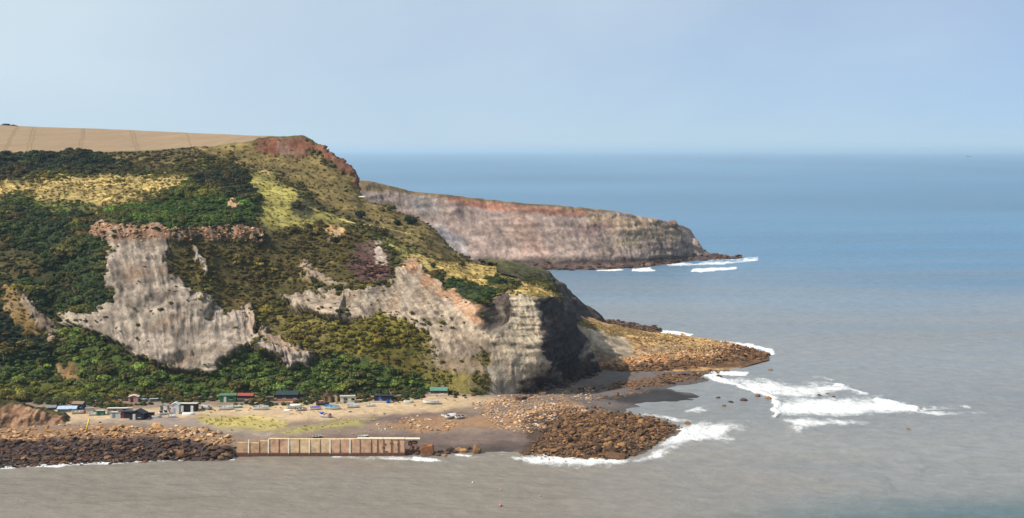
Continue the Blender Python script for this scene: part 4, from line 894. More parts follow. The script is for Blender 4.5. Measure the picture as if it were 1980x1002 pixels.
place_rock('boulder', 'rounded brown weed-covered rock at seaward front of the rock heap', 'boulder', 1190, 886, 2.3, 'weed', 2, sc=(1.7, .9, .75), zmin=-.2, sink=.2)
place_rock('boulder', 'dark pointed boulder at the left foot of the harbour wall', 'boulder', 441, 882, 1.2, 'dark', 3, zmin=-.1)
place_rock('boulder', 'small brown boulder in foam below the tumbled wall end', 'boulder', 860, 884, 1.2, 'weed', 5, zmin=-.2)
for i, (px, py, r) in enumerate([(838, 878, 1.1), (846, 881, 1.0), (870, 872, 1.1), (880, 875, .9), (888, 871, 1.0), (897, 874, 1.1), (906, 868, .9), (874, 868, .8), (865, 878, .9), (852, 874, .8)]):
    place_rock('boulder', 'dark weedy boulder in the line between wall end and lone boulder', 'boulder', px, py, r, 'weed' if i % 3 else 'dark', i, 'boulders trailing off the wall end', zmin=-.3)
SURF = [(1388, 770, .9, 'small'), (1413, 779, 1.0, ''), (1438, 775, 1.3, ''), (1400, 786, .9, ''), (1465, 766, 1.1, ''), (1486, 771, 1.3, ''), (1489, 716, .9, ''), (1390, 729, 1.4, ''), (1412, 695, 1.5, ''), (1757, 831, .7, ''), (1585, 765, .8, ''), (1612, 768, .7, ''), (1600, 762, .6, ''), (1296, 824, 1.2, ''), (1330, 821, 1.4, ''), (1268, 851, 1.6, ''), (1284, 852, 1.0, '')]
SURFL = ['first small rock left of the group in the calm inner pool', 'low flat rock in the middle of the inner pool', 'widest flat brown rock in the inner pool', 'lowest rock of the inner pool, nearest the rock heap',
         'upright rock at the corner of the breaking foam', 'brown rock touching the front edge of the breaking foam', 'lone rock in open water right of the spur tip', 'brown rock in white water between spur and foam sheet',
         'orange boulder on the foamy front shore of the spur', 'tiny far rock in open water below the main breakers', 'leftmost rock showing through the middle foam', 'rightmost rock showing through the middle foam', 'topmost rock showing through the middle foam',
         'rounded rock at the right tip of the rock heap', 'low slab just off the right tip of the rock heap', 'long rock at the right front of the heap in foam', 'small rock right of the long one in heap foam']
for (px, py, r, _), lb in zip(SURF, SURFL):
    Y = F * H / (py - HZ); o = bpy.data.objects.new('surf_rock', ROCKS['weed'][random.randrange(6)] if 'orange' not in lb else ROCKS['sand'][2]); link(o)
    o.location = ((px - 990) / F * Y, Y, .12 * r); o.scale = (r * 1.3, r, r * .75); o.rotation_euler = (0, 0, random.random() * 6); tag(o, lb, 'rock')

def rand_in(poly, n):
    p = np.array(poly, float); out_ = []
    while len(out_) < n:
        x = RNG.uniform(p[:, 0].min(), p[:, 0].max()); y = RNG.uniform(p[:, 1].min(), p[:, 1].max())
        if sdpoly(poly, np.array([x]), np.array([y]))[0] > 0: out_.append((x, y))
    return out_
def heap(poly, n, key, rmin, rmax, name, where, cat, sc=(1, 1, .85)):
    for i, (px, py) in enumerate(rand_in(poly, n)):
        lb = where(px, py)
        place_rock(name, lb, cat, px, py, rmin + (rmax - rmin) * random.random() ** 2, key, random.randrange(6), lb.replace('boulder', 'boulders', 1), sink=.25, sc=sc, zmin=-.3)
ARM_TOP = [(215, 826), (300, 826), (380, 828), (440, 842), (454, 856), (440, 862), (380, 848), (300, 838), (215, 840)]
heap(ARM_TOP, 62, 'sand', .55, 1.6, 'boulder', lambda px, py: 'orange sandstone boulder on the armour crest ' + ('below the black huts' if px < 290 else 'below the white-doored black hut' if px < 375 else 'close to the harbour wall end'), 'boulder')
heap([(60, 836), (215, 830), (215, 850), (60, 850)], 24, 'sand', .4, .9, 'boulder', lambda px, py: 'smaller orange boulder on the shore ' + ('below the brown earth bank' if px < 130 else 'around the foot of the yellow pole' if px < 185 else 'just right of the yellow pole'), 'boulder')
heap([(150, 858), (330, 850), (452, 868), (452, 884), (340, 884), (150, 892)], 44, 'dark', .5, 1.6, 'boulder', lambda px, py: 'dark wet boulder on the seaward slope ' + ('left of the pale triangular boulder' if px < 335 else 'beside the harbour wall') + (', near its top' if py < 868 else ', near the water'), 'boulder')
heap([(20, 862), (330, 856), (452, 872), (452, 886), (340, 886), (20, 900)], 26, 'weed', .5, 1.1, 'boulder', lambda px, py: 'brown weedy boulder low on the dark slope ' + ('at the far left shore' if px < 160 else 'in the middle of the slope' if px < 320 else 'near the harbour wall'), 'boulder')
heap([(1040, 876), (1075, 815), (1140, 800), (1230, 808), (1298, 826), (1260, 852), (1180, 884)], 90, 'weed', .55, 1.9, 'boulder', lambda px, py: 'brown weedy boulder ' + ('at the left flank of the big rock heap' if px < 1100 else 'at the right tip of the big rock heap' if px > 1225 else 'on the landward back of the big rock heap' if py < 828 else 'on the seaward front of the big rock heap' if py > 858 else 'in the middle of the big rock heap'), 'boulder')

# yellow marker pole
x, y, z = beach_hit(166, 834)
pole = root('marker_pole', 'leaning yellow marker pole on the left shore', 'pole', (x, y, z - .3)); YEL = paint('pole_yellow', (232,206,86), .6, .15)
MB().tube((0, 0, 0), (.95, .1, 3.75), .26, .24, 10).build('shaft', YEL, pole, smooth=True)
MB().tube((.955, .1, 3.77), (.99, .104, 3.9), .27, .2, 10).build('cap', YEL, pole, smooth=True)

# ------------------------------------------------------------------ huts
def hut(label, px, py, w, d, h, wall_c, roof_c, roof='gable', door=None, window=None, rz=0.0, name='beach_hut', extra=None, rise=.7, oh=.2, doors=1, plinth=None):
    x, y, z = beach_hit(px, py); y += d / 2
    r = root(name, label, 'hut', (x, y, z - .12), rz); CLEAR.append((x, y, max(w, d) * .5 + 1.3))
    wm = paint('w%d_%d_%d' % wall_c, wall_c, .85, .35); rm = paint('r%d_%d_%d' % roof_c, roof_c, .75, .35)
    hw, hd = w / 2, d / 2
    if roof == 'gable':      # ridge along x
        MB().prismx([(-hd, 0), (hd, 0), (hd, h), (0, h + rise), (-hd, h)], -hw, hw).build('wall', wm, r)
        t = .09
        MB().prismx([(-hd - oh, h - rise * oh / hd + .01), (0, h + rise + .01), (0, h + rise + t), (-hd - oh, h - rise * oh / hd + t)], -hw - oh, hw + oh).build('roof', rm, r)
        MB().prismx([(hd + oh, h - rise * oh / hd + .01), (0.003, h + rise + .01), (0.003, h + rise + t), (hd + oh, h - rise * oh / hd + t)], -hw - oh, hw + oh).build('roof', rm, r)
    elif roof == 'front':    # ridge along y, gable toward the sea
        MB().prism([(-hw, 0), (hw, 0), (hw, h), (0, h + rise), (-hw, h)], -hd, hd).build('wall', wm, r)
        t = .09
        for s in (-1, 1):
            MB().prism([(s * (hw + oh), h - rise * oh / hw + .01), (s * .002, h + rise + .01), (s * .002, h + rise + t), (s * (hw + oh), h - rise * oh / hw + t)], -hd - oh, hd + oh).build('roof', rm, r)
    else:                    # flat, sloping to the back
        MB().prismx([(-hd, 0), (hd, 0), (hd, h - .25), (-hd, h)], -hw, hw).build('wall', wm, r)
        MB().prismx([(-hd - oh, h + .04), (hd + oh, h - .24), (hd + oh, h - .12), (-hd - oh, h + .16)], -hw - oh, hw + oh).build('roof', rm, r)
    if door:
        dm = paint('d%d_%d_%d' % door, door, .7, .2)
        for k in range(doors):
            dx = -hw * .35 if doors == 1 else -hw * .55 + k * (w * .55 / max(1, doors - 1))
            dd_ = MB().box(dx - .42, dx + .42, -hd - .06, -hd + .05, .08, min(1.95, h - .15)).build('door', dm, r)
            MB().box(dx + .25, dx + .33, -hd - .12, -hd - .05, .95, 1.05).build('handle', C_DRK, dd_)
    if window:
        wm2 = paint('glass_dark', (30,34,40), .15, .1, 1.5, .6)
        for k in range(window):
            cx = hw * .4 if window == 1 else -hw * .5 + k * w * .5 / max(1, window - 1) + hw * .25
            wd = MB().box(cx - .5, cx + .5, -hd - .05, -hd + .05, h * .42, h * .42 + .75).build('window', wm2, r)
            MB().box(cx - .56, cx + .56, -hd - .09, -hd + .02, h * .42 - .1, h * .42 - .01).build('sill', C_WHT, wd)
    if plinth: MB().box(-hw - .25, hw + .25, -hd - .9, -hd - .1, -.3, .55).build('deck', paint('p%d_%d_%d' % plinth, plinth, .8, .3), r)
    return r
hut('green shed with a white door behind the white dinghies', 440, 778, 5.0, 3.2, 2.3, (56,104,70), (84,120,98), 'gable', (214,212,204), 1, 0.05, rise=.4)
hut('low dark shed with red and white roof right of the green shed', 474, 771, 5.0, 2.6, 1.1, (44,40,42), (168,74,60), 'gable', None, None, -.05, rise=.55)
hut('wide dark teal hut with orange deck below the thicket', 555, 774, 6.8, 4.0, 1.9, (26,46,56), (36,56,62), 'gable', (30,34,38), 2, 0, rise=.9, plinth=(176,104,66))
hut('left of two narrow sheds with pale gables behind the blue boat', 632, 779, 2.1, 2.2, 2.1, (176,148,112), (96,74,58), 'front', (84,66,52), None, .1, rise=.8)
hut('right of two narrow sheds with pale gables, beside the white hut', 647, 778, 1.9, 2.2, 2.2, (188,164,130), (88,70,56), 'front', (70,58,50), None, -.1, rise=.8)
hut('white hut with dark windows and curved brown side', 671, 780, 4.6, 3.0, 2.3, (224,220,210), (206,198,184), 'flat', (110,84,62), 2, .1)
hut('dark navy hut with blue door and pale deck at thicket edge', 741, 778, 5.8, 3.4, 2.1, (34,34,58), (42,44,60), 'flat', (40,86,168), 2, -.04, plinth=(196,184,166))
hut('brown hut with teal roof and white deck below olive scrub', 848, 764, 5.4, 3.0, 1.6, (108,72,58), (92,140,126), 'gable', (70,50,42), 1, .04, rise=.8, plinth=(214,204,184))
hut('tiny grey hut alone at right end of the thicket', 898, 760, 2.4, 1.8, 1.3, (112,100,92), (168,160,150), 'flat', (62,56,52), None, .1)
hut('black hut with red door left of the gabled black hut', 241, 809, 3.8, 2.8, 2.1, (32,34,48), (62,68,84), 'flat', (150,44,44), None, .05)
hut('black gabled hut with pale doorway nearest the water', 265, 812, 4.4, 3.2, 2.0, (30,30,42), (46,46,58), 'front', (206,200,196), 1, -.1, rise=1.0)
hut('small brown hut with pale roof right of the black huts', 286, 807, 3.0, 2.4, 1.6, (84,56,56), (196,188,176), 'flat', (50,40,40), None, .1)
hut('little green hut with white flat roof left of pale sheds', 193, 804, 2.2, 2.0, 1.6, (72,128,104), (220,218,208), 'flat', (52,84,70), None, .05)
hut('pale grey shed between the green hut and the black huts', 224, 809, 3.2, 2.4, 1.9, (186,188,184), (206,206,200), 'flat', (120,120,120), None, -.1)
hut('long low shed with white flat roof behind the pale shed', 226, 800, 6.0, 2.4, 1.7, (168,156,136), (232,228,214), 'flat', None, 2, .04)
hut('narrow tall white hut beside the black hut with white doors', 338, 801, 2.3, 2.2, 3.0, (232,232,236), (220,220,224), 'front', (178,184,196), None, .05, rise=.6)
hut('black hut with two white doors and a pale flat roof', 362, 796, 5.6, 3.0, 2.5, (34,34,38), (214,210,200), 'flat', (232,230,226), None, -.03, doors=2)
hut('pink hut with dark front half hidden in green scrub', 257, 778, 3.0, 2.4, 1.8, (204,150,140), (214,196,186), 'front', (70,48,60), None, .1, rise=.5)
hut('blue hut with brown roof at left end of the huts', 150, 792, 3.4, 2.8, 1.9, (54,84,124), (150,122,94), 'gable', (60,56,60), 1, -.1, rise=.5)
hut('low shed under pale blue sheeting beside the blue hut', 128, 797, 5.6, 3.0, 1.1, (124,138,158), (178,198,222), 'gable', None, 1, .08, rise=.6)
hut('low grey netted shelter at far left of the huts', 97, 793, 3.0, 2.4, .9, (86,84,84), (128,132,138), 'gable', None, None, .1, rise=.5)
hut('small shelter with pale blue tilted roof right of pink hut', 275, 777, 2.0, 1.8, .9, (90,100,92), (190,206,214), 'flat', None, None, -.3)
hut('small shelter under a white sheet at the scrub edge', 296, 777, 2.4, 1.8, 1.0, (110,116,110), (220,232,236), 'flat', None, None, .25)

hut('tiny pale shed tucked behind the black red-doored hut', 246, 799, 2.4, 1.8, 1.6, (206,204,196), (222,220,212), 'flat', (120,116,110), None, .1)
hut('small grey-white shed left of the narrow tall white hut', 316, 794, 2.6, 2.0, 1.6, (214,208,200), (170,160,152), 'front', (90,84,84), None, -.1, rise=.5)
hut('low white shed between the blue hut and the little green hut', 172, 797, 2.4, 1.8, 1.3, (226,222,212), (206,206,202), 'flat', None, None, .15)
hut('small weathered shed left of the dark teal hut', 521, 776, 2.2, 1.8, 1.4, (122,96,78), (150,138,124), 'flat', (62,52,46), None, .1)
# ------------------------------------------------------------------ boats
def hull_sections(L, Wd, D, inset=0.0):
    S = []
    for i in range(11):
        t = i / 10; x = (t - .5) * L
        wv = Wd / 2 * (1 - max(0, (t - .45) / .55) ** 2.2) * (.82 + .18 * min(1, t / .35)); sheer = D * (1 + .35 * max(0, t - .5) ** 1.5 + .05 * (1 - t))
        keel = .02 + .35 * D * max(0, (t - .78) / .22) ** 2
        wv = max(wv - inset, .012); pts = []
        for k in range(9):
            a = -math.pi / 2 + math.pi * k / 8; s_ = math.sin(a); c_ = abs(math.cos(a))
            yy = wv * (1 if s_ > 0 else -1) * abs(s_) ** .75; zz = keel + inset * 1.2 + (sheer - keel - inset * 1.2) * (1 - c_ ** .65)
            pts.append((x * (1 - inset * .2 / L), yy, zz))
        S.append(pts)
    return S
def boat(label, px, py, L, rz, hull_c, in_c=(214,210,200), trim_c=(220,216,206), cover=None, motor=False, flip=False, heel=.12, name='dinghy', bow_c=None):
    L *= 1.15; x, y, z = beach_hit(px, py); Wd, D = L * .42, L * .17 + .16
    r = root(name, label, 'boat', (x, y, z + (.0 if not flip else D * 1.12)), rz); CLEAR.append((x, y, L * .5 + .6))
    r.rotation_euler = (heel + (math.pi if flip else 0), 0, rz)
    hm = paint('h%d_%d_%d' % hull_c, hull_c, .45, .18); im = paint('i%d_%d_%d' % in_c, in_c, .8, .3); tm = paint('t%d_%d_%d' % trim_c, trim_c, .5, .2)
    So, Si = hull_sections(L, Wd, D), hull_sections(L, Wd, D, .06)
    def skin(S, cap):
        m_ = MB(); m_.v = [p for s in S for p in s]; n = 9
        for i in range(10):
            for k in range(8): m_.f.append((i * n + k, (i + 1) * n + k, (i + 1) * n + k + 1, i * n + k + 1))
        m_.f.append(tuple(range(n))) if cap else None
        return m_
    ho = skin(So, True).build('hull', hm, r, smooth=True)
    skin(Si, True).build('inner_lining', im, r, smooth=True)
    m_ = MB()                                             # gunwale: closed strip along both sheer lines
    for side in (0, 8):
        for i in range(10):
            a, b = So[i][side], So[i + 1][side]; m_.tube((a[0], a[1], a[2]), (b[0], b[1], b[2]), .055, n=5)
    a, b = So[0][0], So[0][8]; m_.tube(a, b, .055, n=5)
    m_.build('gunwale', tm, r)
    for t in (3, 6):
        s = Si[t]; MB().box(s[0][0] - .13, s[0][0] + .13, s[0][1] * .98, s[8][1] * .98, s[0][2] - .2, s[0][2] - .15).build('thwart', tm, r)
    if cover:
        cm_ = MB(); a0 = 2; n = 3
        for i in range(2, 10):
            s = So[i]; cm_.v += [(s[0][0], s[0][1] * 1.04, s[0][2] + .05), (s[0][0], 0, s[0][2] + .32), (s[8][0], s[8][1] * 1.04, s[8][2] + .05)]
        for i in range(7):
            for k in range(2): cm_.f.append((i * 3 + k, (i + 1) * 3 + k, (i + 1) * 3 + k + 1, i * 3 + k + 1))
        cm_.build('cover', paint('c%d_%d_%d' % cover, cover, .8, .25), r)
    if bow_c:
        bm_ = MB(); 
        for i in range(7, 11): s = So[i]; bm_.v += [(s[0][0] + .01, s[0][1] * 1.03 - .01, s[0][2] + .06), (s[0][0] + .01, 0, s[0][2] + .16), (s[8][0] + .01, s[8][1] * 1.03 + .01, s[8][2] + .06)]
        for i in range(3):
            for k in range(2): bm_.f.append((i * 3 + k, (i + 1) * 3 + k, (i + 1) * 3 + k + 1, i * 3 + k + 1))
        bm_.build('foredeck', paint('b%d_%d_%d' % bow_c, bow_c, .5, .2), r)
    if motor:
        mo = MB().box(-L / 2 - .42, -L / 2 - .06, -.17, .17, D + .08, D + .5).build('outboard_motor', paint('motor_black', (30,30,34), .4, .1), r, .05)
        MB().box(-L / 2 - .3, -L / 2 - .16, -.06, .06, D - .45, D + .07).build('motor_shaft', C_DRK, mo)
    return r
WHT = (255, 255, 252)
boat('long white dinghy in front of the green shed', 437, 792, 4.0, .05, WHT, (196,196,190), motor=False)
boat('pale turquoise dinghy right of the long white one', 459, 789, 2.8, .1, (150,206,196), (206,216,206))
boat('white open boat alone between green shed and teal hut', 505, 792, 4.3, -.05, WHT, (170,180,186))
boat('grey covered boat with blue stern right of the black hut', 397, 791, 3.6, 2.6, (168,176,188), cover=(176,180,184), bow_c=(52,64,96))
boat('upturned white dinghy below the white-doored black hut', 365, 803, 3.3, .08, (236,234,228), flip=True, heel=0)
boat('white boat with orange foredeck beside the narrow white hut', 322, 801, 4.0, .5, WHT, (120,110,120), bow_c=(214,120,80), heel=.25)
boat('small upturned white dinghy below the teal hut', 557, 795, 2.1, .0, (236,236,232), flip=True, heel=0)
boat('white boat with pale deck behind the dark-stern boat', 570, 789, 4.2, .1, WHT, (150,146,140), cover=(226,222,214))
boat('white boat with dark stern right of the pale-decked one', 583, 794, 3.0, .5, (220,214,204), (52,44,48), motor=True)
boat('white boat with purple-blue cover left of the blue boat', 610, 792, 3.2, .3, WHT, cover=(96,96,170))
boat('white boat with blue bow drawn down the open beach', 628, 806, 4.2, 2.45, (232,228,226), (176,120,92), bow_c=(72,92,190), motor=True, heel=-.18)
boat('white boat with bright blue inside before the gabled sheds', 643, 791, 4.3, -.1, WHT, (70,160,208), (120,190,220))
boat('dark brown rowing boat behind the blue-lined boat', 624, 783, 3.6, .1, (84,62,62), (60,50,50), (130,110,96))
boat('white dinghy below the white hut', 683, 788, 3.4, .1, WHT, (190,206,214))
boat('white dinghy with orange bow below the teal-roofed hut', 833, 781, 4.4, 3.15, (238,236,230), (210,206,198), bow_c=(226,110,50))
boat('smallest white boat with dark stern, leftmost of three on shingle', 857, 806, 2.2, 2.2, (226,220,214), (60,54,56), motor=True)
boat('largest white boat lying in the middle of three on shingle', 872, 808, 4.0, .95, (238,236,234), (216,214,212), (236,234,230), cover=(228,228,226), heel=.2)
boat('white boat rightmost of three on the shingle', 890, 809, 3.2, .75, (234,226,218), (120,104,96), heel=.2)
boat('small teal and white boat just behind the harbour wall', 703, 847, 2.6, .2, (70,128,124), (226,222,210))
boat('small dark teal boat behind the middle of the wall', 614, 847, 2.3, .1, (66,98,88), (90,110,100))
boat('white boat beside the red drum near the blue hut', 151, 800, 3.2, .2, (226,220,206), (190,180,160))
boat('small white dinghy at the left of the little green hut', 181, 803, 2.5, .2, WHT, heel=.2)
boat('small white dinghy in front of the narrow white hut', 333, 807, 2.6, -.3, WHT, heel=.2)
boat('tiny white tender below the turquoise dinghy', 461, 795, 1.5, .1, WHT)
boat('upturned grey dinghy just right of the small brown hut', 303, 808, 2.6, .3, (176,174,168), flip=True, heel=0)
boat('pale upturned dinghy on the sand between navy hut and teal roof', 790, 779, 2.8, .1, (206,196,180), flip=True, heel=0)
boat('white dinghy below the navy hut', 716, 786, 2.8, -.1, WHT)
x, y, z = beach_hit(163, 799)
dr = root('drum', 'red drum beside the white boat near the blue hut', 'drum', (x, y, z - .05)); MB().tube((0, 0, 0), (0, 0, 1.05), .45, n=14).build('barrel', paint('drum_red', (206,60,40), .5, .2), dr, smooth=False); MB().tube((0, 0, 1.052), (0, 0, 1.09), .47, n=14).build('lid', paint('drum_lid', (176,50,36), .5, .2), dr)
x, y, z = beach_hit(750, 780)
dr = root('drum', 'blue drum in front of the dark navy hut', 'drum', (x, y, z - .05)); MB().tube((0, 0, 0), (0, 0, 1.1), .5, n=14).build('barrel', paint('drum_blue', (44,92,180), .5, .2), dr); MB().tube((0, 0, 1.102), (0, 0, 1.14), .52, n=14).build('lid', paint('drum_lid_b', (36,76,150), .5, .2), dr)

# buoys and a ship far out
for px, py, c, lb in [(968, 978, (224,120,110), 'lowest pink mooring buoy in the near water'), (968, 948, (220,150,130), 'small pale pink buoy above the lowest buoy'), (914, 934, (232,226,220), 'tiny white buoy left of the pink buoys'), (1044, 960, (214,140,110), 'tiny orange buoy right of the pink buoys')]:
    Y = F * H / (py - HZ); b_ = root('buoy', lb, 'buoy', ((px - 990) / F * Y, Y, 0)); m_ = MB(); R_ = .36 if '978' in str(py) else .24
    me = bpy.data.meshes.new('float'); bm = bmesh.new(); bmesh.ops.create_uvsphere(bm, u_segments=14, v_segments=8, radius=R_); bm.to_mesh(me); bm.free(); me.materials.append(paint('buoy%d_%d_%d' % c, c, .4, .15)); o = bpy.data.objects.new('float', me); link(o, b_); o.location.z = R_ * .5
    MB().tube((0, 0, R_ * 1.45), (0, 0, R_ * 1.9), .06, n=8).build('eye', C_DRK, b_)
Ysh = 16000.0; sh = root('cargo_ship', 'tiny grey ship far out on the horizon at right', 'ship', ((1873 - 990) / F * Ysh, Ysh, 0)); sm_ = paint('ship_grey', (110,124,142), .6, .1, .05)
MB().prism([(-34, -1), (30, -1), (37, 7), (-37, 6)], -6, 6).build('hull', sm_, sh); MB().box(-30, -16, -5, 5, 6.02, 20).build('superstructure', sm_, sh); MB().box(-10, 24, -5, 5, 6.2, 11).build('cargo', sm_, sh)

# ------------------------------------------------------------------ lone bushes, stems under a leafy crown
def lone_bush(label, px, py, r, rgb, Yhint=None, hs=1.0, name='bush'):
    d = (hpx - px) ** 2 + (hpy - py) ** 2; d[:, 425:] = 1e9; i, j = np.unravel_index(np.argmin(d), d.shape); p = HP[i, j]
    b = root(name, label, 'bush', (float(p[0]), float(p[1]), float(p[2]) - .2)); lm = MATS.get('lf%d_%d_%d' % rgb) or leaf_mat('lf%d_%d_%d' % rgb, rgb)
    me = bush_mesh('crown', random.randrange(9999), lm, 700, 9, .13, .95); o = bpy.data.objects.new('crown', me); link(o, b); o.scale = (r, r, r * hs); o.location.z = .15 * r
    st = MB()
    for k in range(4): a = k * 1.6; st.tube((.05 * k, 0, 0), (math.cos(a) * r * .4, math.sin(a) * r * .4, r * .7 * hs), .09 * r, .03 * r, 6)
    st.build('stem', paint('bark', (70,56,44), .9, .3), b)
    CLEAR.append((p[0], p[1], r * .6)); return b
for lb, px, py, r, c in [('single dark bush on the skyline edge of the stubble field', 299, 298, 2.0, (40,48,30)), ('round dark bush alone on the brown slope below the ridge', 700, 420, 2.9, (44,54,30)),
    ('widest dark bush at the edge above the far bay', 795, 432, 3.2, (46,56,30)), ('dark bush left of the widest bush above the bay', 770, 434, 2.2, (48,58,32)), ('small dark bush on the olive ridge pasture', 586, 392, 1.7, (58,62,36)),
    ('dark bush at the foot of the olive ridge pasture', 575, 404, 2.0, (62,62,38)), ('green bush on the turf above the promontory cliff', 965, 546, 2.4, (70,86,36)), ('right green bush on the turf near cliff edge', 990, 549, 1.8, (72,86,38)),
    ('small dark bush on the pale turf of the foreland', 838, 517, 1.5, (66,64,40)), ('brownish bush on the turf left of the foreland hump', 893, 516, 1.7, (84,76,46)), ('dark bush below the bare sandy patch on the slope', 648, 470, 2.2, (50,58,32)),
    ('bush beside the red scarp below the summit', 575, 302, 2.0, (48,58,34)), ('purple-dark bush at the left end of the green scrub', 384, 345, 2.2, (58,50,42))]:
    lone_bush(lb, px, py, r, c)

# hedge clumps on the field skyline
for px, w_, lb in [(8, 3.0, 'low dark hedge clump at the far left of the field skyline'), (27, 2.2, 'smaller hedge clump right of the far left one')]:
    x, y, z = W(px, 241.5 + px * .02, 975); b = root('hedge', lb, 'hedge', (x, y, z - 1.2)); lm = MATS.get('lf44_50_34') or leaf_mat('lf44_50_34', (44,50,34))
    o = bpy.data.objects.new('crown', bush_mesh('crown', 77 + int(px), lm, 500, 8, .14, .7)); link(o, b); o.scale = (w_ * 1.6, w_, w_ * .8)
    MB().tube((0, 0, -.6), (0, 0, 1.2), .15, .08, 6).build('stem', paint('bark', (70,56,44), .9, .3), b)
# pale slab on the ridge
x, y, z = HP[np.unravel_index(np.argmin((hpx - 698) ** 2 + (hpy - 383) ** 2), hpx.shape)]
o = bpy.data.objects.new('slab', rock_mesh('slab', 901, paint('slab_white', (232,226,214), .8, .15), .5, 2)); link(o); o.location = (x + .6, y - 1.0, z + .5); o.scale = (1.9, 1.2, .8); tag(o, 'bright white slab on the ridge edge above the far bay', 'rock')
# stack on the far headland
for i, (px, py, r, lb) in enumerate([(1299, 433, 5.2, 'rounded rock knob on the crest near the far headland tip'), (1285, 433, 3.0, 'smaller rock left of the knob on the far headland')]):
    p = np.array(W(px, py, 1046))
    o = bpy.data.objects.new('rock_knob', rock_mesh('rock_knob', 910 + i, rock_mat(f'knob_{i}', [(120,96,86),(140,112,98)], scale=.3), .8, 2)); link(o); o.location = p; o.scale = (r, r, r * .9); tag(o, lb, 'rock')

# ------------------------------------------------------------------ ground cover (uncountable)
_, harea = grid_normals(HP)
keep = np.ones(hpx.shape); keep[:, :14] = 0
ridge_y = np.interp(hpx, [st[-1][0] for st in HILL[:22]], [st[-1][1] for st in HILL[:22]])
keep[:, 405:] = 0; keep[(hpx > 400) & (hpx < 720) & (hpy < ridge_y + 7)] = 0
for cx, cy, cr_ in CLEAR: keep[(HP[..., 0] - cx) ** 2 + (HP[..., 1] - cy + .3) ** 2 < (cr_ + .6) ** 2] = 0
keep[(HP[..., 2] < beach_z(HP[..., 0], HP[..., 1]) - .2)] = 0
clump = sstep(-.35, .15, nz + .4 * nz2)
def blur(a, k):
    for ax in (0, 1):
        c_ = np.cumsum(np.concatenate([np.repeat(a.take([0], ax), k, ax), a, np.repeat(a.take([-1], ax), k + 1, ax)], ax), ax)
        n_a = a.shape[ax]; a = (c_.take(np.arange(2 * k + 1, 2 * k + 1 + n_a), ax) - c_.take(np.arange(n_a), ax)) / (2 * k + 1)
    return a
fringe = blur(np.minimum(dens, .5), 11) * sstep(.3, .8, rocky) * sstep(-.1, .35, nz + nz3)
bsz = np.where(rocky > .5, np.minimum(bsz, .65), bsz * (.62 + .5 * sstep(-.1, .4, spn)))
dens2 = dens * 1.5 + .9 * fringe
i, j = pick(HP, harea, dens2 * (.35 + .9 * clump), keep)
n0 = len(i); s = bsz[i, j] * np.clip(np.exp(.42 * RNG.normal(size=n0)), .35, 2.1) * (1 + .5 * nz[i, j])
cv = bushc[i, j] * 1.1 * np.exp(.30 * RNG.normal(size=n0))[:, None] * (1 + .5 * nz[i, j])[:, None]
hue = RNG.random(n0); br = (hue < .14)[:, None]; cv = np.where(br, cv * .5 + .5 * lin(110, 84, 46), cv)
ye = (hue > .9)[:, None]; cv = np.where(ye, cv * np.array([1.35, 1.3, 1.0]), cv)
scatter('scrub', 'dense mixed scrub and gorse covering the hillside', HP[i, j] - np.array([0, 0, .15]), np.c_[s, s, s * RNG.uniform(.55, 1.0, n0)], np.c_[np.zeros(n0), np.zeros(n0), RNG.random(n0) * 6.28], np.clip(cv, .010, .4), BUSH)
print('bushes', n0)
bs_ = pmask([(-120,775),(40,776),(130,785),(175,783),(200,790),(250,785),(310,782),(400,778),(480,785),(560,784),(640,780),(720,778),(830,770),(930,764),(930,752),(-120,752)], bcx + 10 * bn, bcy + 6 * bn2, 3) * (by > 400)
bk = np.ones(bx.shape)
for cx, cy, cr_ in CLEAR: bk[(bx - cx) ** 2 + (by - cy + 1.2) ** 2 < (cr_ * 1.05 + .4) ** 2] = 0
i, j = pick(BPm, np.full(bx.shape, .33), .5 * bs_, bk); n0 = len(i); s = RNG.uniform(.5, 1.5, n0)
cv = np.where((RNG.random(n0) < .3)[:, None], lin(112, 92, 52), lin(70, 84, 38)) * np.exp(.35 * RNG.normal(size=n0))[:, None]
scatter('shore_scrub', 'low scrub between and behind the beach huts', BPm[i, j] - np.array([0, 0, .1]), np.c_[s, s, s * .8], np.c_[np.zeros(n0), np.zeros(n0), RNG.random(n0) * 6.28], np.clip(cv, .012, .4), BUSH)
i, j = pick(HP, harea, tuss * .7 + .02 * (1 - rocky) * (dens < .3), keep)
n0 = len(i); s = RNG.uniform(.6, 1.5, n0); cv = ground[i, j] * RNG.uniform(.9, 1.25, n0)[:, None]
scatter('grass', 'rough tussock grass on the slopes', HP[i, j] - np.array([0, 0, .05]), np.c_[s, s, s], np.c_[np.zeros(n0), np.zeros(n0), RNG.random(n0) * 6.28], np.clip(cv, .012, .5), TUFT)
print('tufts', n0)
lm_ = pmask([(165,450),(200,432),(290,440),(370,446),(440,442),(500,454),(495,470),(330,466),(250,464),(180,468)], hpx + 8 * nz, hpy + 6 * nz2, 3) * .45
i, j = pick(HP, harea, lm_); n0 = len(i); s = RNG.uniform(.2, .85, n0)
scatter('ledge_rubble', 'broken orange blocks of the sandstone ledge', HP[i, j], np.c_[s * 1.2, s, s * .8], RNG.uniform(-.5, .5, (n0, 3)) + np.c_[np.zeros(n0), np.zeros(n0), RNG.random(n0) * 6.28], np.ones((n0, 3)), ROCKLO['sand'])
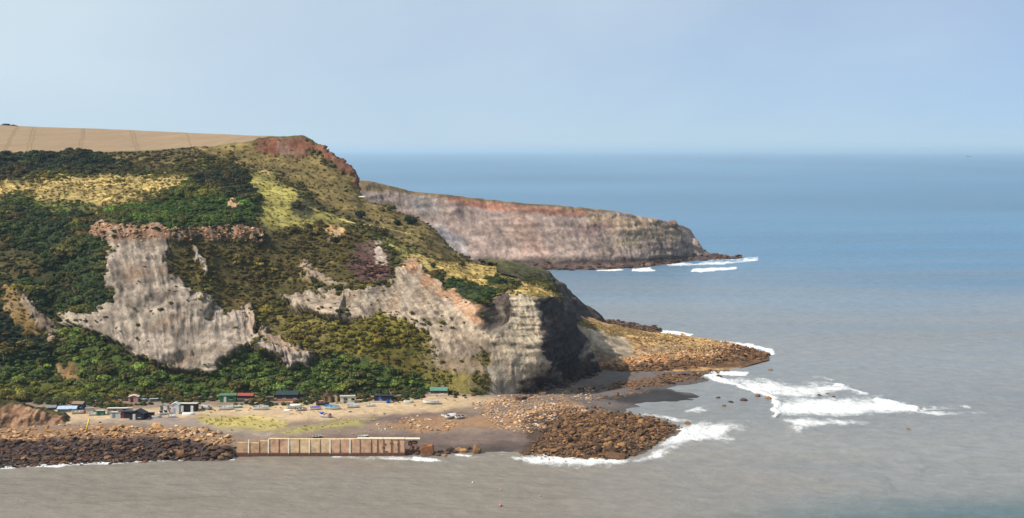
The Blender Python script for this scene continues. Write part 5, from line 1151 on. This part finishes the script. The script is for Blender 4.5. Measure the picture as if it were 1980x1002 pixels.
# grass strips and bank turf on the beach / spur
gm = np.maximum(pmask([(385,810),(470,806),(548,814),(552,826),(520,831),(460,830),(400,822)], bwx, bwy, 3), pmask([(540,834),(600,822),(700,810),(724,811),(700,822),(620,829),(560,838)], bwx, bwy, 3))
gm = np.maximum(gm, .3 * pmask([(300,800),(560,775),(900,768),(900,776),(560,790),(420,800)], bwx, bwy, 6))
_, barea = grid_normals(BPm)
i, j = pick(BPm, barea, gm * .35 * sstep(-.3, .3, bn + bn2)); n0 = len(i); s = RNG.uniform(.5, 1.1, n0)
c1 = lin(206, 188, 100) * RNG.uniform(.6, 1.3, n0)[:, None]
_, sarea = grid_normals(SPP)
tm_ = pmask([(1100,610),(1180,630),(1260,645),(1330,655),(1300,668),(1220,660),(1150,640),(1105,622)], swx, swy, 4)
i2, j2 = pick(SPP, sarea, tm_ * .9); n1 = len(i2); s2_ = RNG.uniform(.5, 1.2, n1); c2 = lin(186, 156, 104) * RNG.uniform(.6, 1.25, n1)[:, None]
P2 = np.r_[BPm[i, j], SPP[i2, j2]]; ss = np.r_[s, s2_]
scatter('shore_grass', 'yellow-green grass strips on the beach and spur', P2, np.c_[ss, ss, ss * .8], np.c_[np.zeros(n0 + n1), np.zeros(n0 + n1), RNG.random(n0 + n1) * 6.28], np.r_[c1, c2], TUFT)

def rubble(name, label, key, dens_map, P, ar, smin, smax, sink=.2, pw_=2.0):
    i, j = pick(P, ar, dens_map); n0 = len(i); s = np.clip(1.5 * smin * np.exp(.5 * RNG.normal(size=n0)) + .7 * (smax - smin) * RNG.random(n0) ** (pw_ * 1.6), smin * .6, smax * 1.3)
    pts = P[i, j] + np.c_[RNG.uniform(-.3, .3, n0), RNG.uniform(-.3, .3, n0), s * sink]
    scatter(name, label, pts, np.c_[s * RNG.uniform(.9, 1.7, n0), s * RNG.uniform(.6, 1.1, n0), s * RNG.uniform(.35, .95, n0)], np.c_[RNG.uniform(-.4, .4, n0), RNG.uniform(-.4, .4, n0), RNG.random(n0) * 6.28], np.ones((n0, 3)) * .3, ROCKLO[key]); print(name, n0)
patch = sstep(-.15, .35, bn + .3 * bn2)
rb = lambda poly, soft=8: pmask(poly, bwx, bwy, soft)
A_ = np.maximum.reduce([rb([(900,775),(1010,768),(1090,768),(1130,795),(1060,830),(960,832),(930,800)]) * 2.6, rb([(735,826),(800,806),(900,815),(890,826),(800,838)]) * 1.4, rb([(1060,760),(1130,745),(1170,760),(1120,790)]) * .8, .10 * rb([(560,790),(900,775),(900,840),(560,845)])])
rubble('shingle', 'orange and grey stones strewn over the beach', 'shng', A_ * (.25 + patch), BPm, barea, .13, .62)
rubble('armour_rubble', 'orange rubble among the armour boulders', 'sand', np.maximum(rb([(-150,832),(120,832),(215,826),(380,828),(452,850),(440,862),(300,846),(-150,852)], 4) * .8, .15 * rb([(-150,815),(200,815),(200,830),(-150,832)])), BPm, barea, .22, .85)
rubble('dark_rubble', 'dark wet rubble of the lower shore', 'dark', rb([(-200,852),(330,850),(456,868),(456,888),(-200,915)], 3) * 1.1 * (bz > -.4), BPm, barea, .25, 1.0)
rubble('heap_rubble', 'brown weedy rubble of the rock heap', 'weed', np.maximum(rb([(1012,888),(1060,825),(1090,800),(1140,796),(1230,806),(1312,824),(1280,850),(1230,872),(1180,894)], 9) * 2.0, np.maximum(rb([(1100,758),(1200,740),(1300,724),(1410,716),(1390,730),(1300,742),(1180,754)], 3) * .7, rb([(1150,770),(1240,752),(1260,760),(1180,778)], 4) * .25)) * (bz > -.5), BPm, barea, .2, 1.2, pw_=3.0)
sm1 = np.maximum(pmask([(1150,700),(1230,690),(1340,668),(1400,662),(1430,676),(1380,694),(1250,704),(1160,716)], swx, swy, 4) * .75, .18 * pmask([(1230,645),(1330,650),(1400,662),(1330,680),(1230,690)], swx, swy, 4))
rubble('spur_rubble', 'orange sandstone rubble along the low spur', 'sand', sm1 * 1.6, SPP, sarea, .18, 1.0)
sm2 = pmask([(1140,712),(1250,702),(1390,686),(1440,668),(1490,682),(1490,694),(1400,700),(1340,712),(1150,732)], swx, swy, 3) * .9 * (SPP[..., 2] > -.4)
rubble('spur_weed_rubble', 'weedy brown rubble at the waterline of the spur', 'weed', sm2, SPP, sarea, .28, 1.1)
nf = pmask([(1000,776),(1003,762),(1060,742),(1150,712),(1165,716),(1150,728),(1070,756)], bcx + 6 * bn, bcy + 4 * bn2, 3)
rubble('fallen_rubble', 'dark fallen rocks at the foot of the promontory nose', 'dark', nf * .55, BPm, barea, .25, 1.5)
# dark reef behind the spur
t_ = RNG.random(520); rx = 1160 + 115 * t_ + RNG.normal(size=520) * 3; ry = 621 + 18 * t_ + RNG.normal(size=520) * 2.2; rz_ = np.clip(2.6 * (1 - t_) + RNG.normal(size=520) * .4, -.1, 3); rY = F * (H - rz_) / (ry - HZ)
pts = to_world(rx, ry, rY); s = RNG.uniform(.5, 1.6, 520)
scatter('reef_rubble', 'dark boulders of the reef behind the low spur', pts, np.c_[s * 1.2, s, s * .8], np.c_[np.zeros(520), np.zeros(520), RNG.random(520) * 6.28], np.ones((520, 3)), ROCKLO['dark'])
tq, vq = np.meshgrid(np.linspace(-.06, 1.08, 80), np.linspace(-1, 1, 24), indexing='ij')
zc_ = 2.6 * (1 - tq); cpx = 1160 + 115 * tq; cpy = 621 + 18 * tq; cY = F * (H - zc_) / (cpy - HZ)
RP = to_world(cpx, cpy, cY); RP[..., 1] += 12 * vq; RP[..., 2] = RP[..., 2] * (1 - vq ** 2) - 1.6 * vq ** 2 - .5
RP[..., 2] += .7 * fbm(RP[..., 0] / 4, RP[..., 1] / 4, 0, 3)
grid_obj('reef', RP, M_HILL, {'albedo': np.zeros(RP.shape) + lin(70, 54, 48)})
# rocks at the foot of the far headland
_, darea = grid_normals(DP)
hm_ = (sstep(4.5, 2.0, DP[..., 2]) * (DP[..., 2] > -.6) * (dpx > 1000) * (dY < 1075)) * .05
rubble('headland_rubble', 'dark rocks along the foot of the far headland', 'dark', hm_, DP, darea, .8, 2.6)

# ------------------------------------------------------------------ haze: clear sea air over the whole scene
me = bpy.data.meshes.new('haze'); bm = bmesh.new(); bmesh.ops.create_cube(bm, size=1); bm.to_mesh(me); bm.free()
hz = bpy.data.objects.new('haze', me); link(hz); hz.scale = (620000, 240000, 170); hz.location = (0, 90000, 45); tag(hz, kind='stuff')
hm2 = bpy.data.materials.new('sea_air'); hm2.use_nodes = True; hn, hl = hm2.node_tree.nodes, hm2.node_tree.links; hn.clear()
pv = hn.new('ShaderNodeVolumePrincipled'); pv.inputs['Color'].default_value = (.55, .77, 1.0, 1); pv.inputs['Density'].default_value = 5e-5; pv.inputs['Anisotropy'].default_value = .2
ho = hn.new('ShaderNodeOutputMaterial'); hl.new(pv.outputs['Volume'], ho.inputs['Volume']); me.materials.append(hm2)
